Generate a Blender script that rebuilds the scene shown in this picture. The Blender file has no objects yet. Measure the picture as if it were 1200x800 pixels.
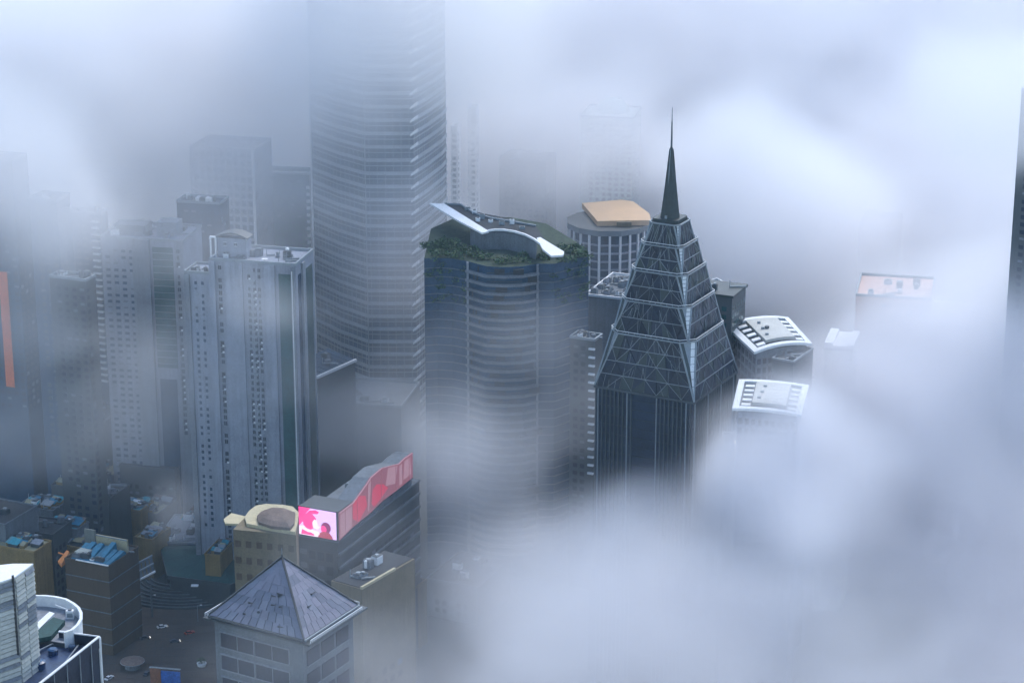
import bpy, math, random
from mathutils import Vector
sc = bpy.context.scene
C = sc.collection
R = math.radians
random.seed(7)

# ------------------------------------------------------------------ camera
CAMZ, PITCH, F = 450.0, R(18.0), 2760.0          # F: focal length in pixels of a 1200 px wide picture
cd = bpy.data.cameras.new('camera')
cam = bpy.data.objects.new('camera', cd); C.objects.link(cam)
cam.location = (0, 0, CAMZ); cam.rotation_euler = (R(90)-PITCH, 0, 0)
cd.sensor_width = 36; cd.lens = 36*F/1200; cd.clip_start = 1; cd.clip_end = 30000
sc.camera = cam

# ------------------------------------------------------------------ light
SUN_EL, SUN_AZ = R(52), R(20)                    # ahead of the camera, a little to the right, behind the cloud
w = bpy.data.worlds.new('World'); sc.world = w; w.use_nodes = True
nt = w.node_tree; bg = nt.nodes['Background']
sky = nt.nodes.new('ShaderNodeTexSky'); sky.sky_type = 'NISHITA'; sky.sun_disc = False
sky.sun_elevation = SUN_EL; sky.sun_rotation = SUN_AZ; sky.air_density = 1.1; sky.dust_density = 0.6; sky.ozone_density = 1.6
nt.links.new(sky.outputs[0], bg.inputs[0]); bg.inputs[1].default_value = 0.15
sl = bpy.data.lights.new('sun', 'SUN'); sl.energy = 1.5; sl.angle = R(20); sl.color = (1, .96, .9)
so = bpy.data.objects.new('sun', sl); C.objects.link(so)
so.rotation_euler = (R(90)-SUN_EL, 0, -SUN_AZ + math.pi)
so.location = (0, 0, 600)
sc.view_settings.view_transform = 'Standard'; sc.view_settings.look = 'None'
sc.view_settings.gamma = 1; sc.view_settings.exposure = 0.9
sc.cycles.volume_bounces = 8; sc.cycles.max_bounces = 10; sc.cycles.diffuse_bounces = 2
sc.cycles.volume_step_rate = 4.0; sc.cycles.use_adaptive_sampling = True; sc.cycles.adaptive_threshold = .03; sc.cycles.volume_max_steps = 256

# ------------------------------------------------------------------ projection helpers
ct, st = math.cos(PITCH), math.sin(PITCH)
def ray(px, py):
    u, v = (px-600)/F, (400-py)/F
    return Vector((u, ct+v*st, -st+v*ct))
def W(px, py, Y):                                 # point seen at a pixel, Y metres ahead
    d = ray(px, py); return Vector((0, 0, CAMZ))+d*(Y/d.y)
def G(px, py, z):                                 # point seen at a pixel, at height z
    d = ray(px, py); return Vector((0, 0, CAMZ))+d*((z-CAMZ)/d.z)
def dirs(A):
    a = R(A); return Vector((math.cos(a), -math.sin(a), 0)), Vector((math.sin(a), math.cos(a), 0))
def lens_L(P, px, A):                             # length of the left face so that it ends at column px
    s, c = math.sin(R(A)), math.cos(R(A)); d0 = P.y*ct+(CAMZ-P.z)*st
    return (P.x*F-(px-600)*d0)/(c*F+(px-600)*s*ct)
def lens_R(P, px, A):
    s, c = math.sin(R(A)), math.cos(R(A)); d0 = P.y*ct+(CAMZ-P.z)*st
    return ((px-600)*d0-P.x*F)/(s*F-(px-600)*c*ct)
def onplane(px, py, P0, dv):                      # pixel ray met with the vertical plane through P0 along dv
    n = Vector((dv.y, -dv.x, 0)); d = ray(px, py); o = Vector((0, 0, CAMZ))
    return o+d*((P0-o).dot(n)/d.dot(n))

# ------------------------------------------------------------------ materials
MATS = {}
def mat(name, col, rough=.7, metal=0, var=.25, scale=.12, bump=.0, fine=1.5, stain=0.0, emit=0, spec=.5):
    if name in MATS: return MATS[name]
    m = bpy.data.materials.new(name); m.use_nodes = True
    n, l = m.node_tree.nodes, m.node_tree.links
    b = n['Principled BSDF']
    b.inputs['Roughness'].default_value = rough; b.inputs['Metallic'].default_value = metal
    b.inputs['Specular IOR Level'].default_value = spec
    if emit:
        b.inputs['Base Color'].default_value = (*[c*.2 for c in col], 1)
        b.inputs['Emission Color'].default_value = (*col, 1); b.inputs['Emission Strength'].default_value = emit
        MATS[name] = m; return m
    tc = n.new('ShaderNodeTexCoord')
    nz = n.new('ShaderNodeTexNoise'); nz.inputs['Scale'].default_value = scale; nz.inputs['Detail'].default_value = 4; nz.inputs['Roughness'].default_value = .65
    l.new(tc.outputs['Object'], nz.inputs['Vector'])
    nf = n.new('ShaderNodeTexNoise'); nf.inputs['Scale'].default_value = fine; nf.inputs['Detail'].default_value = 2
    l.new(tc.outputs['Object'], nf.inputs['Vector'])
    ad = n.new('ShaderNodeMath'); ad.operation = 'ADD'; l.new(nz.outputs[0], ad.inputs[0]); l.new(nf.outputs[0], ad.inputs[1])
    src = ad.outputs[0]
    if stain:                                     # vertical rain streaks
        mp = n.new('ShaderNodeMapping'); mp.inputs['Scale'].default_value = (1, 1, .04); l.new(tc.outputs['Object'], mp.inputs[0])
        ns = n.new('ShaderNodeTexNoise'); ns.inputs['Scale'].default_value = .8; ns.inputs['Detail'].default_value = 3; l.new(mp.outputs[0], ns.inputs['Vector'])
        mx = n.new('ShaderNodeMath'); mx.operation = 'MULTIPLY_ADD'; l.new(ns.outputs[0], mx.inputs[0]); mx.inputs[1].default_value = stain; l.new(src, mx.inputs[2])
        sb = n.new('ShaderNodeMath'); sb.operation = 'SUBTRACT'; l.new(mx.outputs[0], sb.inputs[0]); sb.inputs[1].default_value = stain*.5; src = sb.outputs[0]
    oi = n.new('ShaderNodeObjectInfo')
    orr = n.new('ShaderNodeMath'); orr.operation = 'MULTIPLY_ADD'; l.new(oi.outputs['Random'], orr.inputs[0]); orr.inputs[1].default_value = .25; l.new(src, orr.inputs[2])
    rp = n.new('ShaderNodeValToRGB')
    mr = n.new('ShaderNodeMapRange'); mr.inputs['From Min'].default_value = .75; mr.inputs['From Max'].default_value = 1.5
    l.new(orr.outputs[0], mr.inputs[0]); l.new(mr.outputs[0], rp.inputs[0])
    rp.color_ramp.elements[0].color = (*[c*(1-var*1.3) for c in col], 1)
    rp.color_ramp.elements[1].color = (*[min(1, c*(1+var)) for c in col], 1)
    l.new(rp.outputs[0], b.inputs['Base Color'])
    if bump:
        bp = n.new('ShaderNodeBump'); bp.inputs['Strength'].default_value = bump; bp.inputs['Distance'].default_value = .3
        l.new(nf.outputs[0], bp.inputs['Height']); l.new(bp.outputs[0], b.inputs['Normal'])
    MATS[name] = m; return m
concrete = mat('concrete', (.20, .22, .25), .85, stain=.8, bump=.1)
pale = mat('pale_wall_paint', (.26, .285, .34), .8, stain=1.0)
grey = mat('grey_render', (.13, .15, .17), .85, stain=.8)
darkgrey = mat('dark_grey_cladding', (.045, .06, .07), .5, stain=.4)
dark = mat('dark_roof_felt', (.035, .04, .045), .9)
glass = mat('dark_blue_glass', (.012, .02, .04), .28, var=.5, spec=.22)
glassg = mat('dark_green_glass', (.012, .07, .075), .15, var=.5, spec=.8)
glassb = mat('steel_blue_glass', (.026, .062, .11), .22, var=.4, spec=.4)
white = mat('white_painted_metal', (.72, .74, .75), .5, var=.1, stain=.3)
cream = mat('cream_paint', (.46, .40, .25), .7, var=.2)
tan = mat('tan_roof_membrane', (.62, .42, .25), .8, var=.12)
brownroof = mat('brown_roof_covering', (.16, .12, .10), .9, var=.35)
beige = mat('beige_wall', (.16, .13, .08), .85, stain=.8)
brown = mat('brown_brick_wall', (.085, .058, .035), .9, stain=.5, bump=.2)
slate = mat('blue_grey_slate', (.20, .20, .25), .75, var=.22, bump=.15, fine=3)
ridge = mat('dark_ridge_metal', (.04, .045, .05), .5)
mullion = mat('pale_mullion_metal', (.24, .28, .31), .45, metal=.2, var=.2)
copper = mat('green_black_spire_metal', (.016, .03, .032), .5, metal=0, var=.4)
asphalt = mat('asphalt', (.05, .05, .052), .9, var=.3, scale=.05)
pavem = mat('brown_paving', (.07, .055, .045), .9, var=.3, scale=.08, bump=.1)
groundm = mat('city_ground', (.06, .065, .06), .95, var=.4, scale=.01)
paintw = mat('road_paint', (.6, .6, .58), .8)
leaf = mat('leaves', (.06, .13, .04), .7, var=.6, scale=.4)
leafd = mat('dark_leaves', (.02, .06, .03), .7, var=.6, scale=.4)
bark = mat('bark', (.06, .05, .04), .9)
bluer = mat('blue_corrugated_roof', (.008, .15, .25), .6, var=.35, scale=.3)
tealr = mat('teal_roof_sheet', (.10, .30, .34), .6, var=.2)
tealfab = mat('dark_teal_canopy_fabric', (.012, .06, .058), .8, var=.4)
orange = mat('orange_fabric', (.62, .22, .06), .7, var=.2)
orangep = mat('orange_facade_panel', (.75, .14, .02), .5, var=.2)
navy = mat('navy_roof_coating', (.01, .03, .085), .35, var=.6, scale=.3)
louvre = mat('light_grey_louvre_metal', (.45, .46, .43), .6, var=.15, stain=.5)
rubber = mat('black_rubber', (.02, .02, .02), .8)
carw = mat('white_car_paint', (.7, .7, .7), .3, var=.05)
card = mat('dark_car_paint', (.05, .06, .08), .3)
carr = mat('red_car_paint', (.35, .04, .03), .3)
lamp_white = mat('white_lamp_glow', (1, .97, .9), emit=9)
peach = mat('peach_wall', (.62, .40, .32), .8, var=.1)
mint = mat('pale_green_wall', (.46, .54, .50), .8, var=.1)

# ------------------------------------------------------------------ mesh helpers
class MB:
    def __init__(s): s.v = []; s.f = []; s.m = []; s.mats = []
    def mi(s, m):
        if m not in s.mats: s.mats.append(m)
        return s.mats.index(m)
    def poly(s, pts, m):
        k = len(s.v); s.v += [tuple(p) for p in pts]; s.f.append(tuple(range(k, k+len(pts)))); s.m.append(s.mi(m)); return s
    def hexa(s, p, m):                            # 8 points: bottom 4 ccw, top 4 ccw
        k = len(s.v); s.v += [tuple(q) for q in p]; i = s.mi(m)
        for f in ((3, 2, 1, 0), (4, 5, 6, 7), (0, 1, 5, 4), (1, 2, 6, 5), (2, 3, 7, 6), (3, 0, 4, 7)):
            s.f.append(tuple(k+j for j in f)); s.m.append(i)
        return s
    def box(s, x0, x1, y0, y1, z0, z1, m):
        return s.hexa([(x0, y0, z0), (x1, y0, z0), (x1, y1, z0), (x0, y1, z0), (x0, y0, z1), (x1, y0, z1), (x1, y1, z1), (x0, y1, z1)], m)
    def prism(s, pts, z0, z1, m, mt=None, off=None):
        k = len(s.v); n = len(pts); ar = sum(pts[i][0]*pts[(i+1) % n][1]-pts[(i+1) % n][0]*pts[i][1] for i in range(n))
        if ar < 0: pts = list(reversed(pts))
        s.v += [(p[0], p[1], z0) for p in pts]+[(p[0], p[1], z1) for p in pts]; i = s.mi(m); j = s.mi(mt or m)
        s.f.append(tuple(range(k+n-1, k-1, -1))); s.m.append(i); s.f.append(tuple(range(k+n, k+2*n))); s.m.append(j)
        for a in range(n):
            b = (a+1) % n; s.f.append((k+a, k+b, k+n+b, k+n+a)); s.m.append(i)
        return s
    def bar(s, a, b, r, m, r2=None):
        a, b = Vector(a), Vector(b); d = (b-a)
        if d.length < 1e-6: return s
        d.normalize(); u = d.cross(Vector((0, 0, 1)) if abs(d.z) < .9 else Vector((1, 0, 0))).normalized(); v = d.cross(u); r2 = r if r2 is None else r2
        q = [u+v, -u+v, -u-v, u-v]
        return s.hexa([a+x*r for x in q]+[b+x*r2 for x in q], m)
    def path(s, pts, wd, h, m, closed=False):     # upright wall of thickness wd and height h along pts
        n = len(pts); pts = [Vector(p) for p in pts]; L = []
        for i in range(n):
            a = pts[i-1] if (i or closed) else pts[i]; b = pts[(i+1) % n] if (i < n-1 or closed) else pts[i]
            t = (b-a); t.z = 0; t.normalize(); nn = Vector((-t.y, t.x, 0))*wd/2; L.append((pts[i]+nn, pts[i]-nn))
        for i in range(n if closed else n-1):
            a, b = L[i], L[(i+1) % n]; up = Vector((0, 0, h))
            s.hexa([a[1], b[1], b[0], a[0], a[1]+up, b[1]+up, b[0]+up, a[0]+up], m)
        return s
    def cyl(s, x, y, z0, z1, r, m, n=14, r2=None):
        r2 = r if r2 is None else r2; k = len(s.v); i = s.mi(m)
        s.v += [(x+r*math.cos(2*math.pi*j/n), y+r*math.sin(2*math.pi*j/n), z0) for j in range(n)]+[(x+r2*math.cos(2*math.pi*j/n), y+r2*math.sin(2*math.pi*j/n), z1) for j in range(n)]
        s.f.append(tuple(range(k+n-1, k-1, -1))); s.f.append(tuple(range(k+n, k+2*n))); s.m += [i, i]
        for j in range(n): s.f.append((k+j, k+(j+1) % n, k+n+(j+1) % n, k+n+j)); s.m.append(i)
        return s
    def mesh(s, name):
        me = bpy.data.meshes.new(name); me.from_pydata(s.v, [], s.f)
        for m in s.mats: me.materials.append(m)
        me.polygons.foreach_set('material_index', s.m); me.update(); return me
def ob(name, me, parent=None, loc=None, rz=0, kind=None):
    if isinstance(me, MB): me = me.mesh(name)
    o = bpy.data.objects.new(name, me); C.objects.link(o)
    if parent is not None: o.parent = parent
    if loc is not None: o.location = loc
    if rz: o.rotation_euler = (0, 0, rz)
    if kind: o['kind'] = kind
    return o
def thing(name, label, cat, loc=(0, 0, 0), rz=0, group=None):
    o = bpy.data.objects.new(name, None); C.objects.link(o); o.location = loc; o.rotation_euler = (0, 0, rz); o.empty_display_size = 5
    o['label'] = label; o['category'] = cat
    if group: o['group'] = group
    return o
def copy_tree(o, parent=None):
    c = o.copy(); C.objects.link(c)
    if parent: c.parent = parent
    for ch in [x for x in o.children]: copy_tree(ch, c)
    return c

# ------------------------------------------------------------------ ground and streets
ob('ground', MB().prism([(-6000, -800), (6000, -800), (6000, 9000), (-6000, 9000)], -1, 0, groundm), kind='structure')
def street(name, pts, wd, z, m, h=.004):
    b = MB(); n = len(pts)
    L = []
    for i in range(n):
        a = Vector(pts[max(0, i-1)]); c = Vector(pts[min(n-1, i+1)]); t = (c-a).normalized(); nn = Vector((-t.y, t.x))*wd/2; p = Vector(pts[i]); L.append((p-nn, p+nn))
    for i in range(n-1):
        a, c = L[i], L[i+1]; b.poly([(*a[0], z), (*c[0], z), (*c[1], z), (*a[1], z)][::1], m)
    return ob(name, b, kind='structure')
WIN = {}
def win_mesh(wd, h, glassm, framem, side):
    key = (round(wd, 2), round(h, 2), glassm.name, framem.name, side)
    if key in WIN: return WIN[key]
    b = MB(); t = .18
    def bx(u0, u1, z0, z1, d0, d1, m):
        if side == 'L': b.box(u0, u1, -d1, -d0, z0, z1, m)
        else: b.box(d0, d1, u0, u1, z0, z1, m)
    bx(-wd/2, wd/2, 0, h, -.1, .04, glassm)
    bx(-wd/2-t, wd/2+t, -t, 0, -.1, .22, framem); bx(-wd/2-t, wd/2+t, h, h+t, -.1, .15, framem)
    bx(-.06, .06, 0, h, .04, .1, framem)
    WIN[key] = b.mesh('window'); return WIN[key]
WR = random.Random(77)
def win_ac(wd, h, gm, fm, side):                  # a window with an air conditioner hung under it
    key = ('ac', round(wd, 2), side, gm.name)
    if key not in WIN:
        b = MB(); t = .1
        def bx(u0, u1, z0, z1, d0, d1, m):
            if side == 'L': b.box(u0, u1, -d1, -d0, z0, z1, m)
            else: b.box(d0, d1, u0, u1, z0, z1, m)
        bx(-wd*.6, wd*.5, .2, h, -.1, .05, gm); bx(-wd*.7, wd*.6, h, h+.2, -.1, .6, fm); bx(0, .9, -.6, .05, 0, .5, white); bx(-wd*.6, -.1, -.5, .1, 0, .3, gm)
        WIN[key] = b.mesh('window')
    return WIN[key]
def windows(root, cols, floors, z0, pitch, wd, h, side, gm, fm, depth_at=0.0, every=1):
    me = win_mesh(wd, h, gm, fm, side)
    for c in cols:
        for k in range(0, floors, every):
            if WR.random() < .10: continue
            o = ob('window', WR.choice((me, me, win_mesh(wd*.7, h, gm, fm, side), win_ac(wd, h, gm, fm, side))), root); z = z0+k*pitch
            o.location = (c, depth_at, z) if side == 'L' else (depth_at, c, z)
SR = random.Random(99); blind = mat('window_blind', (.13, .15, .18), .6)
def windows_stuff(root, cols, floors, z0, pitch, wd, h, side, m, proud=.06, name='windows_grid'):
    b = MB()
    for c in cols:
        for k in range(floors):
            z = z0+k*pitch
            if SR.random() < .09: continue
            mm = blind if SR.random() < .16 else m
            if side == 'L': b.box(c-wd/2, c+wd/2, -proud, .05, z+(h*.4 if mm is blind else 0), z+h, mm)
            else: b.box(-.05, proud, c-wd/2, c+wd/2, z, z+h, mm)
    return ob(name, b, root, kind='stuff')
def parapet(root, x0, x1, y0, y1, z, m, t=.5, h=1.2, name='parapet'):
    b = MB()
    b.box(x0-.2, x1+.2, y0-.2, y0+t, z, z+h, m); b.box(x0-.2, x1+.2, y1-t, y1+.2, z, z+h, m)
    b.box(x0-.2, x0+t, y0+t, y1-t, z, z+h, m); b.box(x1-t, x1+.2, y0+t, y1-t, z, z+h, m)
    return ob(name, b, root)
def rooftop(root, x0, x1, y0, y1, z, n, seed=1, ms=None, big=4.0):
    rr = random.Random(seed); ms = ms or [grey, concrete, white, darkgrey]
    for i in range(n):
        wdt, dp, h = rr.uniform(1.5, big), rr.uniform(1.5, big), rr.uniform(1, 3.2)
        x, y = rr.uniform(x0, x1-wdt), rr.uniform(y0, y1-dp); m = rr.choice(ms); kind = rr.random()
        b = MB()
        if kind < .55:
            b.box(0, wdt, 0, dp, 0, h, m); b.box(.2, wdt-.2, .2, dp-.2, h, h+.25, darkgrey)
            b.cyl(wdt/2, dp/2, h+.25, h+.6, min(wdt, dp)*.3, mullion, 8)
            nm = 'air_unit'
        elif kind < .8:
            b.cyl(wdt/2, wdt/2, .4, h+.5, wdt*.42, m, 12); b.cyl(wdt/2, wdt/2, h+.5, h+.9, wdt*.42, m, 12, wdt*.1); b.box(0, wdt, 0, wdt, 0, .4, darkgrey); nm = 'water_tank'
        else:
            b.bar((0, 0, .5), (wdt*2, dp, .5), .3, mullion); b.bar((0, 0, 0), (0, 0, 3.4), .12, mullion); b.bar((wdt*2, dp, 0), (wdt*2, dp, .7), .2, mullion); nm = 'roof_pipe'
        ob(nm, b, root, (x, y, z))
def corner(px, py, Y, pl, pr, A):
    P = W(px, py, Y); return P, lens_L(P, pl, A), lens_R(P, pr, A)
def place(name, label, cat, P, A, group=None):
    return thing(name, label, cat, (P.x, P.y, 0), -R(A), group)
def loc_of(root):
    c, s = math.cos(root.rotation_euler.z), math.sin(root.rotation_euler.z); o = root.location.copy()
    return lambda p: Vector((c*(p.x-o.x)+s*(p.y-o.y), -s*(p.x-o.x)+c*(p.y-o.y), p.z-o.z))

# ================================================================== M: glass ziggurat tower with spire
A = 28.0; YC = 920.0
ax = W(785, 262, YC)
M = thing('spire_tower', 'dark glass stepped pyramid tower with black spire and thin mast', 'skyscraper', (ax.x, ax.y, 0), -R(A))
pyl = [265, 292, 325, 363, 404, 471]; ha = [6.4, 9.2, 12.2, 15.3, 18.6, 22.3]
zl = [CAMZ-(YC-1.352*a)*math.tan(PITCH+math.atan((p-400)/F)) for p, a in zip(pyl, ha)]
navyg = mat('navy_glass', (.013, .022, .045), .3, var=.4, spec=.25)
latm = mat('dull_lattice_metal', (.10, .13, .14), .5, var=.3)
rr = random.Random(3)
panes = []
for t in range(5):
    zt, zb = zl[t], zl[t+1]; at = ha[t]; ab = ha[t]+(ha[t+1]-ha[t])*(.42 if t < 4 else .97)
    ch = at*.27
    tier = MB(); g = .35
    def ring(a, c, z, o=0):                       # octagon: chamfer c at each corner
        a = a+o
        return [(-a+c, -a, z), (a-c, -a, z), (a, -a+c, z), (a, a-c, z), (a-c, a, z), (-a+c, a, z), (-a, a-c, z), (-a, -a+c, z)]
    top = ring(at-g, ch, zt); bot = ring(ab-g, .02, zb)
    k = len(tier.v)
    for i in range(8):
        j = (i+1) % 8; tier.poly([bot[i], bot[j], top[j], top[i]], glass if i % 2 == 0 else mullion)
    tier.poly(top, dark)
    to = ob('tier', tier, M)
    # corner wedge: gridded glass, the lit facet painted pale, its neighbour dark
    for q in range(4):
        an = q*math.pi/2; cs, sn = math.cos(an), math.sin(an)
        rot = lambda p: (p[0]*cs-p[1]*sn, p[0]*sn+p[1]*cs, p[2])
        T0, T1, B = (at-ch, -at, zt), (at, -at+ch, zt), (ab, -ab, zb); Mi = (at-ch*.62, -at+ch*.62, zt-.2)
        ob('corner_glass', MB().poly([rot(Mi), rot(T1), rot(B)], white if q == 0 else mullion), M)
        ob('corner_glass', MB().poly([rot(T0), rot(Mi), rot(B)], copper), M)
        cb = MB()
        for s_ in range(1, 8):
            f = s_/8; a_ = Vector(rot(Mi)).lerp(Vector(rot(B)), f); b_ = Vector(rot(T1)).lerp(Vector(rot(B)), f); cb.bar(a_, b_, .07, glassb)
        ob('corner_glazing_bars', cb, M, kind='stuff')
    # faces: triangular glass panes within a lattice
    lat = MB(); rows = [1, 2, 2, 2, 4][t]; cols = [3, 4, 5, 6, 8][t]
    for q in range(4):
        an = q*math.pi/2; cs, sn = math.cos(an), math.sin(an)
        rot = lambda p: Vector((p[0]*cs-p[1]*sn, p[0]*sn+p[1]*cs, p[2]))
        def P_(u, v):                             # u across 0..1, v up 0..1
            a = ab+(at-ab)*v; c = ch*v
            return Vector((-(a-c)+2*(a-c)*u, -a, zb+(zt-zb)*v))
        back = MB()
        for i in range(rows):
            for j in range(cols):
                sh = .5/cols if i % 2 else 0
                q4 = [P_(min(1, max(0, (j+dx)/cols)), (i+dz)/rows) for dx, dz in ((0, 0), (1, 0), (1, 1), (0, 1))]
                tris = ((0, 1, 2), (0, 2, 3)) if (i+j) % 2 else ((0, 1, 3), (1, 2, 3))
                for tr in tris:
                    pts = [q4[a_].copy() for a_ in tr]; ce = sum(pts, Vector())/3
                    pts = [ce+(p-ce)*.93 for p in pts]
                    for p in pts: p.y -= rr.uniform(-.12, .22)
                    inn = [p+Vector((0, .35, 0)) for p in pts]
                    tgt = MB() if q < 2 else back
                    gm = rr.choice([glass, glass, glass, copper, navyg])
                    kk = [tuple(rot(p)) for p in pts]; ii = [tuple(rot(p)) for p in inn]
                    tgt.poly(kk, gm)
                    for a_ in range(3): tgt.poly([kk[a_], ii[a_], ii[(a_+1) % 3], kk[(a_+1) % 3]], gm)
                    if q < 2: ob('glass_pane', tgt, M)
                dg = ((0, 2) if (i+j) % 2 else (1, 3))
                o_ = Vector((0, -.12, 0))
                if rr.random() < .8: lat.bar(rot(q4[dg[0]]+o_), rot(q4[dg[1]]+o_), .06+.06*rr.random(), rr.choice([mullion, latm]))
                if rr.random() < .75: lat.bar(rot(q4[0]+o_), rot(q4[3]+o_), .06, latm)
        for j in range(cols*4):
            if rr.random() < .75:
                u_, v0_ = (j+rr.uniform(.1, .9))/(cols*4), rr.randrange(rows)/rows; v1_ = v0_+rr.uniform(.5, 1)/rows; kk_ = rr.uniform(-.3, .3)/cols
                lat.bar(rot(P_(u_, v0_)+Vector((0, -.14, 0))), rot(P_(min(1, max(0, u_+kk_)), min(1, v1_))+Vector((0, -.14, 0))), .06, mullion)
        for i in range(1, rows+1):
            lat.bar(rot(P_(0, i/rows)+Vector((0, -.2, 0))), rot(P_(1, i/rows)+Vector((0, -.2, 0))), .13, mullion)
        if back.v: ob('rear_glass_panes', back, M, kind='stuff')
        lat.bar(rot(P_(1, 0)), rot(P_(1, 1)), .28, mullion); lat.bar(rot(P_(0, 0)), rot(P_(0, 1)), .28, mullion)
    ob('mullion_lattice', lat, M, kind='stuff')
    # ledge and rail on top of the next tier
    rl = MB(); ring_ = ring(at, ch, zt+.1, .25)
    for i in range(8): rl.bar(ring_[i], ring_[(i+1) % 8], .26, mullion)
    if t: 
        for i in range(8):
            p, q_ = Vector(ring_[i]), Vector(ring_[(i+1) % 8]); n_ = max(2, int((q_-p).length/2.5))
            for s_ in range(n_): rl.bar(p.lerp(q_, s_/n_), p.lerp(q_, s_/n_)+Vector((0, 0, 1.1)), .09, mullion)
            rl.bar(p+Vector((0, 0, 1.1)), q_+Vector((0, 0, 1.1)), .1, white)
    ob('ledge_rail', rl, M)
# shaft with vertical ribs
zs = zl[5]; a = 21.6
ob('shaft', MB().box(-a, a, -a, a, 0, zs-.3, glass), M)
ob('shaft_cornice', MB().box(-a-.9, a+.9, -a-.9, a+.9, zs-1.0, zs-.02, darkgrey), M)
a = 21.6
fin = MB().box(-.22, .22, -.9, 0, 0, zs-1.2, darkgrey).mesh('rib'); finl = MB().box(-.18, .18, -.7, 0, 0, zs-1.2, mullion).mesh('rib')
for q in range(4):
    an = q*math.pi/2
    for i in range(23):
        u = -a+1+i*(2*a-2)/22
        if 9 <= i <= 13 and q % 2 == 0: continue
        o = ob('rib', finl if i % 7 == 0 else fin, M); o.location = (u*math.cos(an)+a*math.sin(an), u*math.sin(an)-a*math.cos(an), 0); o.rotation_euler = (0, 0, an)
    sp = MB()
    for k in range(1, int(zs/4)):
        z = zs-k*4; rot = lambda x, y: (x*math.cos(an)-y*math.sin(an), x*math.sin(an)+y*math.cos(an))
        p0, p1 = rot(-a, -a-.1), rot(a, -a-.1); sp.bar((*p0, z), (*p1, z), .12, copper)
    ob('floor_lines', sp, M, kind='stuff')
# crown, spire, mast
z0 = zl[0]
ob('crown_platform', MB().prism([(x, y) for x, y, _ in [(-4.6, -5.6, 0), (4.6, -5.6, 0), (5.6, -4.6, 0), (5.6, 4.6, 0), (4.6, 5.6, 0), (-4.6, 5.6, 0), (-5.6, 4.6, 0), (-5.6, -4.6, 0)]], z0+.1, z0+1.7, copper), M)
zsp0 = W(785, 256, YC).z; zsp1 = W(785, 175, YC).z; zm = W(785, 125, YC).z
sp = MB(); n8 = 8
for i in range(6):
    f0, f1 = i/6, (i+1)/6; r0, r1 = 4.2*(1-f0)+.8*f0, 4.2*(1-f1)+.8*f1
    sp.cyl(0, 0, z0+1.6 if i == 0 else zsp0+(zsp1-zsp0)*f0, zsp0+(zsp1-zsp0)*f1, r0, copper, 8, r1)
ob('spire', sp, M)
sr = MB()
for j in range(8):
    an = 2*math.pi*j/8; sr.bar((3.8*math.cos(an), 3.8*math.sin(an), zsp0), (.8*math.cos(an), .8*math.sin(an), zsp1), .14, mullion if j == 6 else darkgrey)
ob('spire_edge_strip', sr, M)
ob('spire_cap', MB().cyl(0, 0, zsp1, zsp1+1.2, .8, copper, 8, .3), M)
ob('mast', MB().bar((0, 0, zsp1+1), (0, 0, zm-6), .32, grey, .2).bar((0, 0, zm-6), (0, 0, zm), .15, grey, .07), M)
hi = MB()
for i in range(4): hi.box(-.5, .5, -4.2+i*.01, -3.4, z0+1.7, z0+3.0, mullion)
ob('service_hatch', hi, M)

# ================================================================== N: dark block with rounded white rim behind the spire tower
P, L, Rr = corner(858, 349, 965, 815, 874, 24)
N = place('dark_office_block', 'dark green box-topped block just behind right of the spire tower', 'building', P, 24)
ob('wall', MB().box(-L, 0, 0, Rr, 0, P.z, darkgrey), N)
ob('roof_overhang', MB().box(-L-.6, .8, -.8, Rr+.8, P.z, P.z+1.1, copper), N)
windows_stuff(N, [-3.5-i*3 for i in range(int(L/3)-1)], 12, P.z-46, 3.6, 2.2, 2.0, 'L', glassg)
windows_stuff(N, [2+i*3 for i in range(max(1, int(Rr/3)))], 12, P.z-46, 3.6, 2.0, 2.0, 'R', glassg)
rooftop(N, -L+1, -1, 1, Rr-1, P.z+1.1, 4, 5)
z = W(838, 335, 985).z
pp = [G(x, y, z) for x, y in ((818, 333), (830, 330), (840, 327), (848, 331), (842, 338), (832, 345), (818, 348))]
Nb = thing('rounded_block', 'narrow block with rounded white rail behind the spire tower shoulder', 'building', (pp[0].x, pp[0].y, 0))
lo = [(p.x-pp[0].x, p.y-pp[0].y) for p in pp]
ob('wall', MB().prism(lo, 0, z-1, grey, dark), Nb); ob('roof_rim', MB().path([(x, y, z-.8) for x, y in lo], .7, 1.3, white, closed=True), Nb)

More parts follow.
